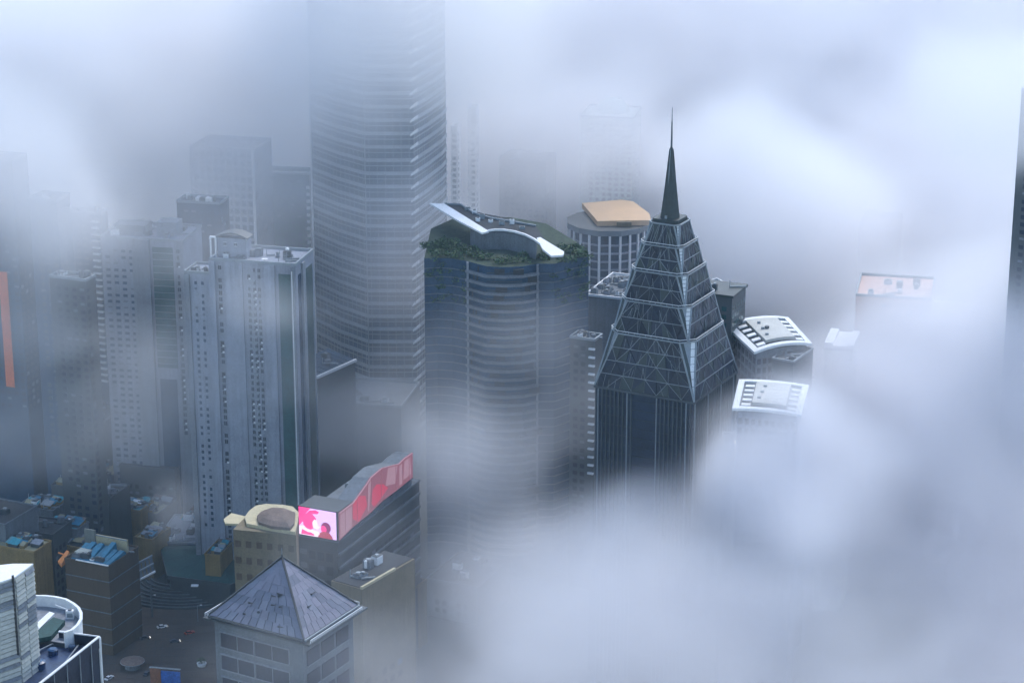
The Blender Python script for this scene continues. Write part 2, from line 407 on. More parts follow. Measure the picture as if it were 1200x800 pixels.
# ================================================================== O, P: the two curved white roofs
def curved_roof(outl, z, bow, label, wallm, tipx, seed, ribs=5):
    # outl: pixel corners back-left, back-right, front-right, front-left of the shell, at height z
    c = [G(*p, z) for p in outl]; cen = sum(c, Vector())/4
    T = thing('curved_roof_tower', label, 'building', (cen.x, cen.y, 0), 0, None)
    bl, br, fr, fl = [p-cen for p in c]
    for p in (bl, br, fr, fl): p.z = 0
    def S(u, v, up=0):                            # u across left-right, v front-back
        p = fl.lerp(fr, u).lerp(bl.lerp(br, u), v); zz = z+bow*(4*u*(1-u))*1.0-bow*.15*abs(2*v-1)+up
        return Vector((p.x, p.y, zz))
    def shell(u0, u1, v0, v1, up, th, m, nu=6):
        b = MB()
        for i in range(nu):
            a_, b_ = u0+(u1-u0)*i/nu, u0+(u1-u0)*(i+1)/nu
            b.hexa([S(a_, v0, up-th), S(b_, v0, up-th), S(b_, v1, up-th), S(a_, v1, up-th), S(a_, v0, up), S(b_, v0, up), S(b_, v1, up), S(a_, v1, up)], m)
        return b
    ob('roof_base', shell(.015, .985, .02, .98, -.8, .5, darkgrey, 10), T)
    ob('roof_edge', shell(0, 1, 0, .075, .1, 1.1, white, 10), T); ob('roof_edge', shell(0, 1, .925, 1, .1, 1.1, white, 10), T)
    ob('roof_edge', shell(0, .09, .076, .924, .1, 1.1, white, 2), T); ob('roof_edge', shell(.91, 1, .076, .924, .1, 1.1, white, 2), T)
    ob('roof_shell', shell(.27, .76, .15, .86, .9, 1.3, louvre, 8), T)
    for i in range(ribs):
        v0 = .12+i*.78/ribs
        ob('roof_louvre', shell(.12, .25, v0, v0+.34/ribs, .0, .5, white, 2), T); ob('roof_louvre', shell(.78, .9, v0, v0+.34/ribs, 0, .5, white, 2), T)
    if bow < 1: return T, body_(T, cen, fl, fr, br, bl, z, wallm, S)
    k = MB(); cc = S(.45, .5, .9); k.cyl(cc.x, cc.y, cc.z, cc.z+.8, 1.0, darkgrey, 10); ob('roof_hatch', k, T)
    return T, body_(T, cen, fl, fr, br, bl, z, wallm, S)
def body_(T, cen, fl, fr, br, bl, z, wallm, S):
    q = [fl*.86, fr*.86, br*.86, bl*.86]; body = MB().prism([(p.x, p.y) for p in q], 0, z-.9, wallm)
    ob('wall', body, T)
    for v_ in (.3, .5, .7):
        c1 = S(.33+.12*v_, v_, .9); ob('roof_unit', MB().box(c1.x-.9, c1.x+.5, c1.y-.5, c1.y+.6, c1.z, c1.z+.7, mullion), T)
    col = MB()
    for u in (.14, .38, .62, .86):
        p = S(u, .1); col.box(p.x-.5, p.x+.5, p.y-.5, p.y+.5, z-16, z-1.2, white)
    ob('fascia_column', col, T)
    fw = MB(); dv = (q[1]-q[0]); nn = Vector((dv.y, -dv.x, 0)).normalized()*.25
    for k_ in range(14):
        for j in range(9):
            a_ = q[0]+dv*((j+.2)/9)+nn*.1; b_ = q[0]+dv*((j+.8)/9)+nn*.1; zz = z-7-k_*4
            fw.hexa([a_-nn+Vector((0, 0, zz)), a_+nn+Vector((0, 0, zz)), b_+nn+Vector((0, 0, zz)), b_-nn+Vector((0, 0, zz)), a_-nn+Vector((0, 0, zz+2.4)), a_+nn+Vector((0, 0, zz+2.4)), b_+nn+Vector((0, 0, zz+2.4)), b_-nn+Vector((0, 0, zz+2.4))], glass)
    dv2 = (q[0]-q[3]); n2 = Vector((dv2.y, -dv2.x, 0)).normalized()*.25
    for k_ in range(10):
        for j in range(7):
            a_ = q[3]+dv2*((j+.25)/7)+n2*.1; b_ = q[3]+dv2*((j+.8)/7)+n2*.1; zz = z-7-k_*4
            fw.hexa([a_-n2+Vector((0, 0, zz)), a_+n2+Vector((0, 0, zz)), b_+n2+Vector((0, 0, zz)), b_-n2+Vector((0, 0, zz)), a_-n2+Vector((0, 0, zz+2.4)), a_+n2+Vector((0, 0, zz+2.4)), b_+n2+Vector((0, 0, zz+2.4)), b_-n2+Vector((0, 0, zz+2.4))], glass)
    ob('windows_grid', fw, T, kind='stuff')
    return cen
zO = W(900, 395, 960).z
T1, c1 = curved_roof([(849, 379), (924, 371), (952, 402), (884, 412)], zO, 1.9, 'tower under a bowed white roof with slotted sides beside the spire tower', concrete, 0, 1)
zP = W(905, 465, 885).z
T2, c2 = curved_roof([(866, 444), (948, 451), (939, 486), (858, 478)], zP, .7, 'tower under the lower flat white roof with slatted ends, nearest the fog', pale, 0, 2)
# plant block between the two roofs
P, L, Rr = corner(930, 425, 935, 905, 953, 30)
q = place('plant_block', 'dark blue plant block between the two white roofs', 'building', P, 30)
ob('wall', MB().box(-L, 0, 0, Rr, 0, P.z, darkgrey), q); parapet(q, -L, 0, 0, Rr, P.z, mullion, .5, .8); rooftop(q, -L+.5, -.5, .5, Rr-.5, P.z, 4, 8)
# round fan housing unit on a low block next to the shaft
P = W(866, 508, 900)
q = thing('roof_fan_block', 'low block with one round fan housing right of the spire tower base', 'building', (P.x, P.y, 0))
ob('wall', MB().box(-6, 7, -5, 8, 0, P.z-3, grey), q); parapet(q, -6, 7, -5, 8, P.z-3, mullion, .4, .9)
f = ob('fan_housing', MB().cyl(0, 0, P.z-3, P.z, 3.3, darkgrey, 16), q); ob('fan_ring', MB().cyl(0, 0, P.z, P.z+.5, 3.5, mullion, 16, 2.9), q); ob('fan_hub', MB().cyl(0, 0, P.z+.5, P.z+.8, 1.2, white, 10), q)
ob('roof_lamp', MB().cyl(-2, -4.5, P.z-3, P.z-1.6, .4, lamp_white, 8), q)

# ================================================================== H: tall tower with horizontal bands, head in the cloud
YH = 1215.0; zH = 330.0
c0 = W(430, 300, YH); o_ = Vector((c0.x, c0.y, 0))
def atx(px, Yy): p = W(px, 300, Yy); return (p.x-o_.x, p.y-o_.y)
pl = [atx(369, YH+40), atx(399, YH+17), (0, 0), atx(458, YH-.5), atx(486, YH), atx(503, YH+22), atx(519, YH+46), atx(524, YH+58), atx(520, YH+72), atx(505, YH+84), atx(390, YH+84), atx(372, YH+66)]
H = thing('banded_tower', 'very tall tower ringed by horizontal bands, its head lost in cloud', 'skyscraper', (o_.x, o_.y, 0))
ob('wall', MB().prism(pl, 0, zH, glassb, dark), H)
def offs(pl, d):
    n = len(pl); out = []
    cx = sum(p[0] for p in pl)/n; cy = sum(p[1] for p in pl)/n
    for p in pl:
        v = Vector((p[0]-cx, p[1]-cy)); v = v*(1+d/v.length); out.append((cx+v.x, cy+v.y))
    return out
def clipz(pts, m, z0, z1, name, parent):
    b = MB(); n = len(pts[0]); inn, out = pts
    for i in range(n):
        j = (i+1) % n
        b.hexa([(*inn[i], z0), (*inn[j], z0), (*out[j], z0), (*out[i], z0), (*inn[i], z1), (*inn[j], z1), (*out[j], z1), (*out[i], z1)], m)
    return ob(name, b, parent)
bandc = mat('pale_blue_band', (.27, .31, .35), .5, var=.2, stain=.5)
inn, out = offs(pl, -.05), offs(pl, .6); out2 = offs(pl, .3)
bz = clipz((inn, out), bandc, 0, 1.9, 'floor_band', H); bz2 = clipz((inn, out2), mullion, 0, .45, 'floor_line', H)
bz.location.z = 4
k = 1
while 4+k*7.2 < zH-3:
    o = bz.copy(); C.objects.link(o); o.location.z = 4+k*7.2; k += 1
bz2.location.z = 8.8
for i in range(1, k):
    o = bz2.copy(); C.objects.link(o); o.location.z = 8.8+i*7.2
cf = MB(); e = Vector((*pl[4], 0)); g0 = Vector((*pl[0], 0))
for i in range(k): 
    cf.hexa([e+Vector((-1.5, -1.4, 3.4+i*7.2)), e+Vector((2.6, .2, 6.0+i*7.2)), e+Vector((2.2, .9, 6.0+i*7.2)), e+Vector((-1.5, -.3, 3.4+i*7.2)), e+Vector((-1.5, -1.4, 4.6+i*7.2)), e+Vector((2.6, .2, 7.4+i*7.2)), e+Vector((2.2, .9, 7.4+i*7.2)), e+Vector((-1.5, -.3, 4.6+i*7.2))], white)
ob('corner_fins', cf, H, kind='stuff')
ob('corner_edge', MB().box(g0.x-1.0, g0.x-.1, g0.y-.9, g0.y+.9, 0, zH-.5, white), H)  # white strip paints the lit look of this edge
ob('corner_strip', MB().box(pl[2][0]-.3, pl[2][0]+.3, pl[2][1]-1.3, pl[2][1]-.8, 0, zH-.7, mullion), H)
hm = MB()
for i in range(len(pl)):
    a_, b_ = Vector((*pl[i], 0)), Vector((*pl[(i+1) % len(pl)], 0)); n_ = max(1, int((b_-a_).length/3.4)); d_ = (b_-a_).normalized(); o2 = Vector((d_.y, -d_.x, 0))*.12
    for j in range(n_): p = a_.lerp(b_, (j+.5)/n_)+o2; hm.bar(p, p+Vector((0, 0, zH-1)), .1, mullion)
ob('window_mullions', hm, H, kind='stuff')
# podium of the banded tower, with a glazed sloping canopy
P, L, Rr = corner(470, 478, 1150, 372, 500, 12)
q = place('podium_block', 'flat grey podium at the foot of the banded tower', 'building', P, 12)
ob('wall', MB().box(-L, 0, 0, 40, 0, P.z, grey), q); parapet(q, -L, 0, 0, 40, P.z, mullion); rooftop(q, -L+4, -4, 3, 20, P.z, 12, 9, big=5)
P, L, Rr = corner(372, 441, 1080, 352, 416, 33)
q = place('glass_roof_hall', 'low hall with pale roof edge between the slab flats and banded tower', 'building', P, 33)
ob('wall', MB().box(-L-6, 0, 0, Rr, 0, P.z, darkgrey), q); ob('roof_edge', MB().box(-.4, .8, -.6, Rr+.6, P.z-.9, P.z+.4, white), q)
sl_ = MB()
for i in range(7): sl_.hexa([(-L-6, i*Rr/7+.3, P.z+.1), (-.6, i*Rr/7+.3, P.z+.1), (-.6, (i+1)*Rr/7-.3, P.z+.1), (-L-6, (i+1)*Rr/7-.3, P.z+.1), (-L-6, i*Rr/7+.3, P.z+3.1), (-.6, i*Rr/7+.3, P.z+.4), (-.6, (i+1)*Rr/7-.3, P.z+.4), (-L-6, (i+1)*Rr/7-.3, P.z+3.1)], glassb)
ob('glass_roof_strips', sl_, q, kind='stuff'); rooftop(q, -L-3, -2, 4, Rr-3, P.z+2, 5, 3)
# ================================================================== G: slab of flats with two columns of dark windows
A = 14.0; P, L, Rr = corner(346, 312, 1000, 246, 367, A)
G_ = place('residential_tower', 'pale slab tower of flats with two columns of dark windows and cluttered roof', 'apartment tower', P, A)
zt = P.z
ob('wall', MB().box(-L, 0, 0, Rr, 0, zt, pale), G_)
sx = lambda px: -lens_L(P, px, A)
def slab(x0, x1, d, m, name='wall_slab', zz=0): return ob(name, MB().box(x0, x1, -d, 0, 0, zt+zz, m), G_)
slab(-L-.3, sx(252), 1.3, pale); slab(sx(262), sx(284), .8, pale); slab(sx(309), sx(322), 1.2, pale)
ob('glass_recess', MB().box(sx(326), sx(340), -.15, 0, 0, zt-4, glassg), G_)
slab(sx(341.5), -.2, 1.5, concrete); ob('service_pipe', MB().bar((sx(343), -1.7, 0), (sx(343), -1.7, zt-2), .18, white), G_)
windows(G_, [sx(257)], 46, zt-4-45*2.95, 2.95, 1.5, 1.9, 'L', glass, mullion, -.02)
windows(G_, [sx(291), sx(297.5), sx(303)], 46, zt-4-45*2.95, 2.95, 1.25, 1.7, 'L', glass, mullion, -.02)
bal = MB().box(-1.1, 1.1, -1.1, 0, -.15, .1, pale).box(-1.1, 1.1, -1.1, -1.0, .1, .9, mullion).mesh('balcony')
for k in range(40): 
    o = ob('balcony', bal, G_, (sx(294)+.9, 0, zt-8-k*2.95))
ob('glass_recess', MB().box(-.1, .12, 3, 7, 0, zt-5, glassb), G_); ob('wall_slab', MB().box(0, 1.0, 7.4, 11, 0, zt-.6, concrete), G_); ob('glass_recess', MB().box(-.1, .12, 11.5, Rr-2, 0, zt-5, glassg), G_)
parapet(G_, -L, 0, 0, Rr, zt, mullion, .6, 1.3)
rooftop(G_, -L+1, -2, 2, Rr-3, zt, 26, 11, big=3.6)
hx0, hx1 = sx(250), sx(284)
hut = MB().box(hx0, hx1, 6, 12, zt, zt+9, pale); ob('stair_house', hut, G_)
ar = MB()
for i in range(6):
    f0, f1 = i/6, (i+1)/6; z0, z1 = zt+9+2.2*math.sin(math.pi*f0), zt+9+2.2*math.sin(math.pi*f1)
    x0, x1 = hx0-.8+(hx1-hx0+1.6)*f0, hx0-.8+(hx1-hx0+1.6)*f1
    ar.hexa([(x0, 5.2, z0), (x1, 5.2, z1), (x1, 12.5, z1), (x0, 12.5, z0), (x0, 5.2, z0+.6), (x1, 5.2, z1+.6), (x1, 12.5, z1+.6), (x0, 12.5, z0+.6)], darkgrey)
ob('arched_roof', ar, G_)
for xx in (hx0+3.5, hx0+8.5): ob('window', win_mesh(1.2, 1.4, glass, white, 'L'), G_, (xx, 5.97, zt+5.6))
ob('side_frame', MB().box(hx0-3.4, hx0-2.8, 5, 6, zt, zt+9, white).box(hx0-3.4, hx0-.4, 5, 6, zt+9, zt+9.6, white).box(hx0-1.0, hx0-.4, 5, 6, zt, zt+9, white), G_)
for i, xx in enumerate((-9, -6, -3.5)):
    ob('roof_antenna', MB().bar((0, 0, 0), (.9-i*.3, 0, 6-i), .12, mullion).bar((-.8, 0, 4.0-i), (1.2, 0, 4.8-i), .1, mullion), G_, (xx, 3+i, zt))
ob('satellite_dish', MB().cyl(0, 0, 0, 1, .2, grey, 8).cyl(0, 0, 1, 1.7, .3, white, 12, 1.5), G_, (sx(308), 2.5, zt))

# G2: wing set back to the left of the slab
P2, L2, R2 = corner(248, 322, 1012, 216, 262, A)
q = place('residential_wing', 'plain narrow wing set back left of the slab tower of flats', 'apartment tower', P2, A)
ob('wall', MB().box(-L2, 0, 0, R2, 0, P2.z, pale), q); slabm = MB().box(-L2, -L2+2.5, -1, 0, 0, P2.z-.4, concrete); ob('wall_slab', slabm, q)
windows_stuff(q, [-L2*.35, -L2*.6], 40, P2.z-122, 3, 1.2, 1.5, 'L', glassb); parapet(q, -L2, 0, 0, R2, P2.z, mullion); rooftop(q, -L2+1, -1, 1, R2-2, P2.z, 6, 4)

# ================================================================== E: pale flats with a tall dark green glass strip
A = 10.0; P, L, Rr = corner(215, 284, 1090, 118, 236, A)
q = place('pale_flats_tower', 'pale flats with one tall green glass strip and flat stepped roof', 'apartment tower', P, A)
sx = lambda px: -lens_L(P, px, A)
ob('wall', MB().box(-L, 0, 0, Rr, 0, P.z, pale), q)
ob('glass_strip', MB().box(sx(178), sx(202), -.3, 0, P.z-64, P.z-3, glassg), q)
ob('glass_strip', MB().box(sx(180), sx(200), -.3, 0, 4, P.z-70, glassb), q)
ob('wall_slab', MB().box(sx(155), sx(175), -1.6, 0, 0, P.z+.8, concrete), q); ob('wall_slab', MB().box(sx(205), -.05, -1.4, 0, 0, P.z+.8, concrete), q)
windows(q, [sx(209)], 30, P.z-98, 3.2, 1.6, 2.0, 'L', glass, mullion, -1.45)
windows_stuff(q, [sx(125)+i*4 for i in range(4)], 38, P.z-125, 3.2, 2.2, 1.4, 'L', glassb)
st_ = MB()
for k in range(18): st_.box(sx(178), sx(202), -.45, -.3, P.z-6-k*3.3, P.z-5.7-k*3.3, mullion)
ob('strip_mullions', st_, q, kind='stuff')
parapet(q, -L, 0, 0, Rr, P.z, mullion, .6, 1.3); rooftop(q, -L+2, -3, 3, Rr-3, P.z, 16, 21, big=5)
ob('roof_room', MB().box(-L+4, -L+20, 8, 18, P.z, P.z+5, grey), q); ob('roof_room', MB().box(-16, -6, 9, 18, P.z, P.z+7, concrete), q)

# balcony tower just left, with a ladder of white balconies
A = 20.0; P, L, Rr = corner(118, 252, 1150, 76, 126, A)
q = place('balcony_tower', 'hazy blue tower with a ladder of small white balconies on its corner', 'apartment tower', P, A)
ob('wall', MB().box(-L, 0, 0, Rr, 0, P.z, glassb), q)
bl_ = MB().box(-4.2, 0, -1.3, 0, 0, .9, white).mesh('balcony')
for k in range(26): ob('balcony', bl_, q, (-1, 0, P.z-4-k*3.4))
windows_stuff(q, [-L+3+i*4 for i in range(int(L/4)-2)], 40, P.z-140, 3.4, 2.6, 1.6, 'L', grey)
parapet(q, -L, 0, 0, Rr, P.z, mullion); rooftop(q, -L+1, -1, 1, Rr-1, P.z, 6, 2)

# left row of hazy blue towers
def plain_tower(name, label, fx, fy, Y, lx, rx, A, wm, wn, pitch=3.4, ww=2.2, cols=4.0, seed=1, floors=36, rt=6, cap=None):
    P, L, Rr = corner(fx, fy, Y, lx, rx, A); L = min(60, max(L, 3)); Rr = min(36, max(Rr, 3))
    q = place(name, label, 'building' if 'block' in name else 'tower', P, A)
    ob('wall', MB().box(-L, 0, 0, Rr, 0, P.z, wm), q)
    n = min(floors, int((P.z-8)/pitch))
    windows_stuff(q, [-2-i*cols for i in range(max(1, int((L-2)/cols)))], n, P.z-3-n*pitch+pitch*.3, pitch, ww, pitch*.55, 'L', wn)
    windows_stuff(q, [2+i*cols for i in range(max(1, int((Rr-2)/cols)))], n, P.z-3-n*pitch+pitch*.3, pitch, ww, pitch*.55, 'R', wn)
    parapet(q, -L, 0, 0, Rr, P.z, cap or mullion); rooftop(q, -L+1, -1, 1, Rr-1, P.z, rt, seed, big=min(4, L*.3))
    return q, P, L, Rr
plain_tower('slim_tower', 'slim bluish tower second from the left edge of the photo', 66, 236, 1080, 34, 82, 20, glassb, darkgrey, seed=4)
q, P, L, Rr = plain_tower('panelled_tower', 'dark tower at the left edge with a tall orange panel', 14, 190, 1090, -60, 32, 18, glassb, glass, seed=5)
ob('orange_panel', MB().box(-11.2, -6.6, -.6, -.1, W(14, 455, 1090).z, W(14, 320, 1090).z, orangep), q)
plain_tower('dark_slab_tower', 'dark low slab tower behind the slim bluish tower', 100, 330, 1010, 58, 112, 22, darkgrey, glass, seed=6)
q, P, L, Rr = plain_tower('slab_block', 'dark blue block with white roof box behind the arched stair house', 258, 240, 1130, 207, 268, 12, glassb, glassb, seed=7)
ob('white_roof_box', MB().box(-L*.6, -L*.25, 2, 6, P.z, P.z+2.4, white), q)
# grid-fronted tower and teal tower
A = 14.0; P, L, Rr = corner(297, 178, 1225, 222, 318, A)
q = place('grid_front_tower', 'pale mauve tower with square grid front rising into cloud', 'apartment tower', P, A)
ob('wall', MB().box(-L, 0, 0, Rr, 0, P.z, glassb), q)
gr = MB()
for i in range(10): x = -i*L/9.5; gr.box(x-1.1, x, -.9, 0, 0, P.z, pale)
for k in range(40): z = P.z-1-k*4.4; gr.box(-L, 0, -.6, 0, z, z+1.5, pale)
ob('grid_front', gr, q, kind='stuff'); ob('edge_pier', MB().box(-.6, .3, -1.5, 0, 0, P.z+1, white), q); parapet(q, -L, 0, 0, Rr, P.z, mullion)
q, P, L, Rr = plain_tower('teal_glass_tower', 'smooth teal glass tower left of the banded tower', 362, 205, 1290, 298, 368, 8, glassg, glassb, seed=9, rt=2)
ef = MB()
for k in range(24): ef.box(-1.6, .2, -1.2, 0, P.z-8-k*4, P.z-6.4-k*4, white)
ob('corner_ticks', ef, q, kind='stuff')

# ================================================================== I: curved terrace building with a white roof rim
zI = W(570, 270, 1050).z
rim = [(503, 238), (520, 247), (536, 256), (551, 265), (565, 271), (580, 270), (597, 271), (613, 275), (628, 282), (640, 292), (646, 299), (660, 298)]
bk = [(652, 289), (640, 282), (628, 264), (600, 256), (575, 251), (551, 246), (540, 239), (520, 238)]
pt = [G(x, y, zI) for x, y in rim+bk]; o0 = pt[4].copy(); o0.z = 0
I_ = thing('terraced_curved_tower', 'curved grey tower with a white winged roof rim and planted terraces', 'office tower', tuple(o0))
lp = [(p.x-o0.x, p.y-o0.y) for p in pt]; nr = len(rim)
lower = [G(x, y, zI-9) for x, y in ((497, 303), (512, 302), (530, 303), (548, 306), (570, 312), (592, 313), (612, 312), (630, 309), (650, 309), (672, 303), (690, 300), (678, 285), (640, 262), (600, 255), (540, 252), (505, 268))]
ll = [(p.x-o0.x, p.y-o0.y) for p in lower]
ob('wall', MB().prism(ll, 0, zI-9, glassb, mat('moss_roof', (.035, .055, .035), .95, var=.5, scale=.3)), I_)
crown = [(x, y) for x, y in lp[1:]]
cr_ = [G(x, y+2.5, zI-1) for x, y in rim[3:9]]+[G(x, y, zI-1) for x, y in ((630, 268), (600, 260), (560, 253))]
ob('crown_wall', MB().prism([(p.x-o0.x, p.y-o0.y) for p in cr_], zI-9.1, zI-1, grey), I_)
ob('roof_deck', MB().prism([(x, y) for x, y in lp[2:10]+lp[13:]], zI-1, zI-.3, darkgrey, dark), I_)
def strip(p, q_, wd0, wd1, n=4):
    b = MB(); pass
wl = MB(); pa = [(503, 238), (540, 239), (552, 246), (573, 270), (565, 272), (551, 266), (536, 257), (520, 248)]
wq = [G(x, y, zI+.5) for x, y in pa]; wl.prism([(p.x-o0.x, p.y-o0.y) for p in wq][:0] or [(G(x, y, zI+.5).x-o0.x, G(x, y, zI+.5).y-o0.y) for x, y in ((503, 238), (521, 239), (573, 271), (565, 273), (536, 258))], zI-.25, zI+.6, white); ob('white_roof_wing', wl, I_)
ob('white_roof_wing', MB().prism([(G(x, y, zI+.5).x-o0.x, G(x, y, zI+.5).y-o0.y) for x, y in ((629, 279), (633, 278), (661, 295), (660, 299), (646, 300), (636, 292))], zI-.25, zI+.6, white), I_)
arc = [(p.x-o0.x, p.y-o0.y, zI-.2) for p in (G(x, y, zI) for x, y in ((572, 271), (580, 270), (590, 270), (603, 272), (616, 276), (626, 281), (634, 287)))]
ob('roof_rim', MB().path(arc, .9, .9, white), I_)
ob('roof_rim', MB().path([(G(x, y, zI).x-o0.x, G(x, y, zI).y-o0.y, zI-.2) for x, y in ((521, 239), (540, 240), (555, 250), (575, 256), (600, 260), (628, 265))], .7, .8, mullion), I_)
for i, (x, y) in enumerate(((548, 246), (556, 250), (565, 256), (575, 260), (588, 263), (600, 262), (612, 268), (560, 259))):
    p = G(x, y, zI-.2); b = MB(); h = 1.2+.5*(i % 3)
    if i % 2: b.cyl(0, 0, 0, h, 1.1, white, 12).cyl(0, 0, h, h+.3, .7, darkgrey, 10)
    else: b.box(-1.3, 1.3, -.9, .9, 0, h, mullion).box(-1, 1, -.6, .6, h, h+.25, darkgrey)
    ob('roof_unit', b, I_, (p.x-o0.x, p.y-o0.y, zI-.3))
fr_ = ll[:11]
bandm = [mat('terrace_slab', (.15, .165, .185), .85, stain=.6)]
def bandat(z, idx, d, h, m, name):
    b = MB(); ps = [Vector((*fr_[i], 0)) for i in idx]; n = len(ps)
    def nrm(i):
        a_, c_ = ps[max(0, i-1)], ps[min(n-1, i+1)]; t = (c_-a_).normalized(); return Vector((t.y, -t.x, 0))
    for i in range(n-1):
        n0, n1 = nrm(i)*d, nrm(i+1)*d; a_, c_ = ps[i]-nrm(i)*.1, ps[i+1]-nrm(i+1)*.1; zz = Vector((0, 0, z)); up = Vector((0, 0, h))
        b.hexa([ps[i]+n0+zz, ps[i+1]+n1+zz, c_+zz, a_+zz, ps[i]+n0+zz+up, ps[i+1]+n1+zz+up, c_+zz+up, a_+zz+up], m)
    return ob(name, b, I_)
rz_ = random.Random(5)
for k in range(34):
    z = zI-14-k*4.1
    if z < 3: break
    bandat(z, range(3, 8), 1.7, 1.3, bandm[0], 'terrace_slab'); bandat(z+1.9, range(4, 7), .5, .25, darkgrey, 'painted_shade_line')  # thin dark strips paint lines of shade between the slabs
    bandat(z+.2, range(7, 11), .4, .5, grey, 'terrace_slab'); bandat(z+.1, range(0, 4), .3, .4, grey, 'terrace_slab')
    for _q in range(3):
        i_ = rz_.choice([3, 4, 5, 6]); a_, c_ = Vector(fr_[i_]), Vector(fr_[i_+1]); u_ = rz_.uniform(.1, .6); p_ = a_.lerp(c_, u_); w_ = rz_.uniform(4, 9); ob('loggia_shade_box', MB().box(p_.x, p_.x+w_*.6, p_.y-.75, p_.y+.3, z+1.35, z+4.0, dark), I_)  # dark boxes stand in for the shade inside loggias
for i in (3, 7): ob('wall_fin', MB().box(fr_[i][0]-.5, fr_[i][0]+.5, fr_[i][1]-2, fr_[i][1]-.1, 0, zI-9.2, concrete), I_)

# ------------------------------------------------------------------ foliage
def clump(b, cx, cy, cz, rx, ry, rz, n, ms, rr, s=.8):
    for _ in range(n):
        th, ph = rr.uniform(0, 6.283), math.acos(rr.uniform(-1, 1)); r = rr.random()**.4
        x, y, z = cx+rx*r*math.sin(ph)*math.cos(th), cy+ry*r*math.sin(ph)*math.sin(th), cz+rz*r*math.cos(ph)
        d1 = Vector((rr.gauss(0, 1), rr.gauss(0, 1), rr.gauss(0, .6))).normalized()*s*rr.uniform(.5, 1.2); d2 = d1.cross(Vector((rr.gauss(0, 1), rr.gauss(0, 1), rr.gauss(0, 1)))).normalized()*s*rr.uniform(.4, .9)
        c_ = Vector((x, y, z)); b.poly([c_-d1, c_+d2, c_+d1, c_-d2], rr.choice(ms))
gt = MB(); rg = random.Random(8)
for (x, y, n) in ((566, 304, 1), (584, 307, 1), (601, 306, 1), (618, 303, 1), (501, 292, 3), (510, 288, 4), (520, 286, 5), (530, 288, 5), (540, 292, 5), (549, 296, 4), (556, 300, 3), (640, 300, 3), (652, 296, 4), (664, 292, 4), (675, 294, 4), (684, 298, 3), (515, 297, 3), (536, 300, 3), (660, 304, 2)):
    p = G(x, y, zI-8)
    for _ in range(n+2): clump(gt, p.x-o0.x+rg.uniform(-3, 3), p.y-o0.y+rg.uniform(-4, 4), zI-9+rg.uniform(.8, 2.2), 3.0, 3.0, 1.6, 55, [leaf, leafd], rg, .6)
ob('planted_terrace', gt, I_, kind='stuff')
gw = MB()
for _ in range(46):
    i = rg.choice([0, 1, 2, 8, 9, 9]); a_, c_ = Vector(fr_[i]), Vector(fr_[i+1]); p = a_.lerp(c_, rg.random()); z = zI-9-abs(rg.gauss(0, 13))
    clump(gw, p.x, p.y-.9, z, 2.6, .9, 1.6, 26, [leaf, leafd], rg, .5)
ob('hanging_plants', gw, I_, kind='stuff')

# ================================================================== J: round tower with a tan roof
zJ = W(712, 262, 1240).z; cj = G(713, 256, zJ); sc_ = (cj.y*ct+(CAMZ-cj.z)*st)/F
J = thing('tan_roof_tower', 'many-sided tower with a tan flat roof left of the spire', 'tower', (cj.x, cj.y, 0))
def ngon(r, n=12, off=.26, sy=1.0): return [(r*math.cos(2*math.pi*i/n+off), sy*r*math.sin(2*math.pi*i/n+off)) for i in range(n)]
rj = 50*sc_
ob('wall', MB().prism(ngon(rj*.93), 0, zJ-4, glassb), J); ob('roof_slab', MB().prism(ngon(rj), zJ-4, zJ-1, mullion, darkgrey), J)
ob('tan_roof', MB().prism([(p.x-cj.x, p.y-cj.y) for p in (G(x, y, zJ+2) for x, y in ((682, 238), (728, 234), (742, 236), (761, 250), (763, 258), (700, 259)))], zJ-.9, zJ+2, tan), J)
ob('roof_plant', MB().box(4, 12, -14, -11, zJ-.9, zJ+1.6, beige), J)
fj = MB().box(-.6, .6, -.9, 0, 0, zJ-4, white).mesh('pier')
fl_ = MB().prism(ngon(rj*.955), 0, 1.0, pale)
for i in range(24):
    an = 2*math.pi*i/24; o = ob('pier', fj, J, (rj*.92*math.cos(an), rj*.92*math.sin(an), 0), an+math.pi/2)
flm = fl_.mesh('floor_band')
for k in range(26): ob('floor_band', flm, J, (0, 0, zJ-10-k*4.6))
# low cluttered roof under it, beside the spire tower
P, L, Rr = corner(735, 352, 1120, 686, 760, 22)
q = place('cluttered_low_block', 'pale low roof crowded with plant between terraced tower and spire tower', 'building', P, 22)
ob('wall', MB().box(-L, 0, 0, Rr+8, 0, P.z, grey), q); parapet(q, -L, 0, 0, Rr+8, P.z, white); rooftop(q, -L+1, -1, 1, Rr+6, P.z, 30, 31, [white, pale, concrete, mullion], 4)
P, L, Rr = corner(697, 400, 1010, 668, 706, 25)
q = place('ticked_corner_block', 'dark block with white balcony ends left of the spire tower base', 'building', P, 25)
ob('wall', MB().box(-L, 0, 0, Rr, 0, P.z, darkgrey), q); parapet(q, -L, 0, 0, Rr, P.z, mullion); rooftop(q, -L+.5, -.5, .5, Rr-.5, P.z, 5, 3, big=3)
tk = MB().box(-2.4, .5, -1.2, 0, 0, .8, white).mesh('balcony')
for k in range(16): ob('balcony', tk, q, (-.2, 0, P.z-4-k*4))
windows_stuff(q, [-L+3+i*3.5 for i in range(max(1, int(L/3.5)-1))], 26, P.z-100, 3.8, 2.2, 2, 'L', glass)

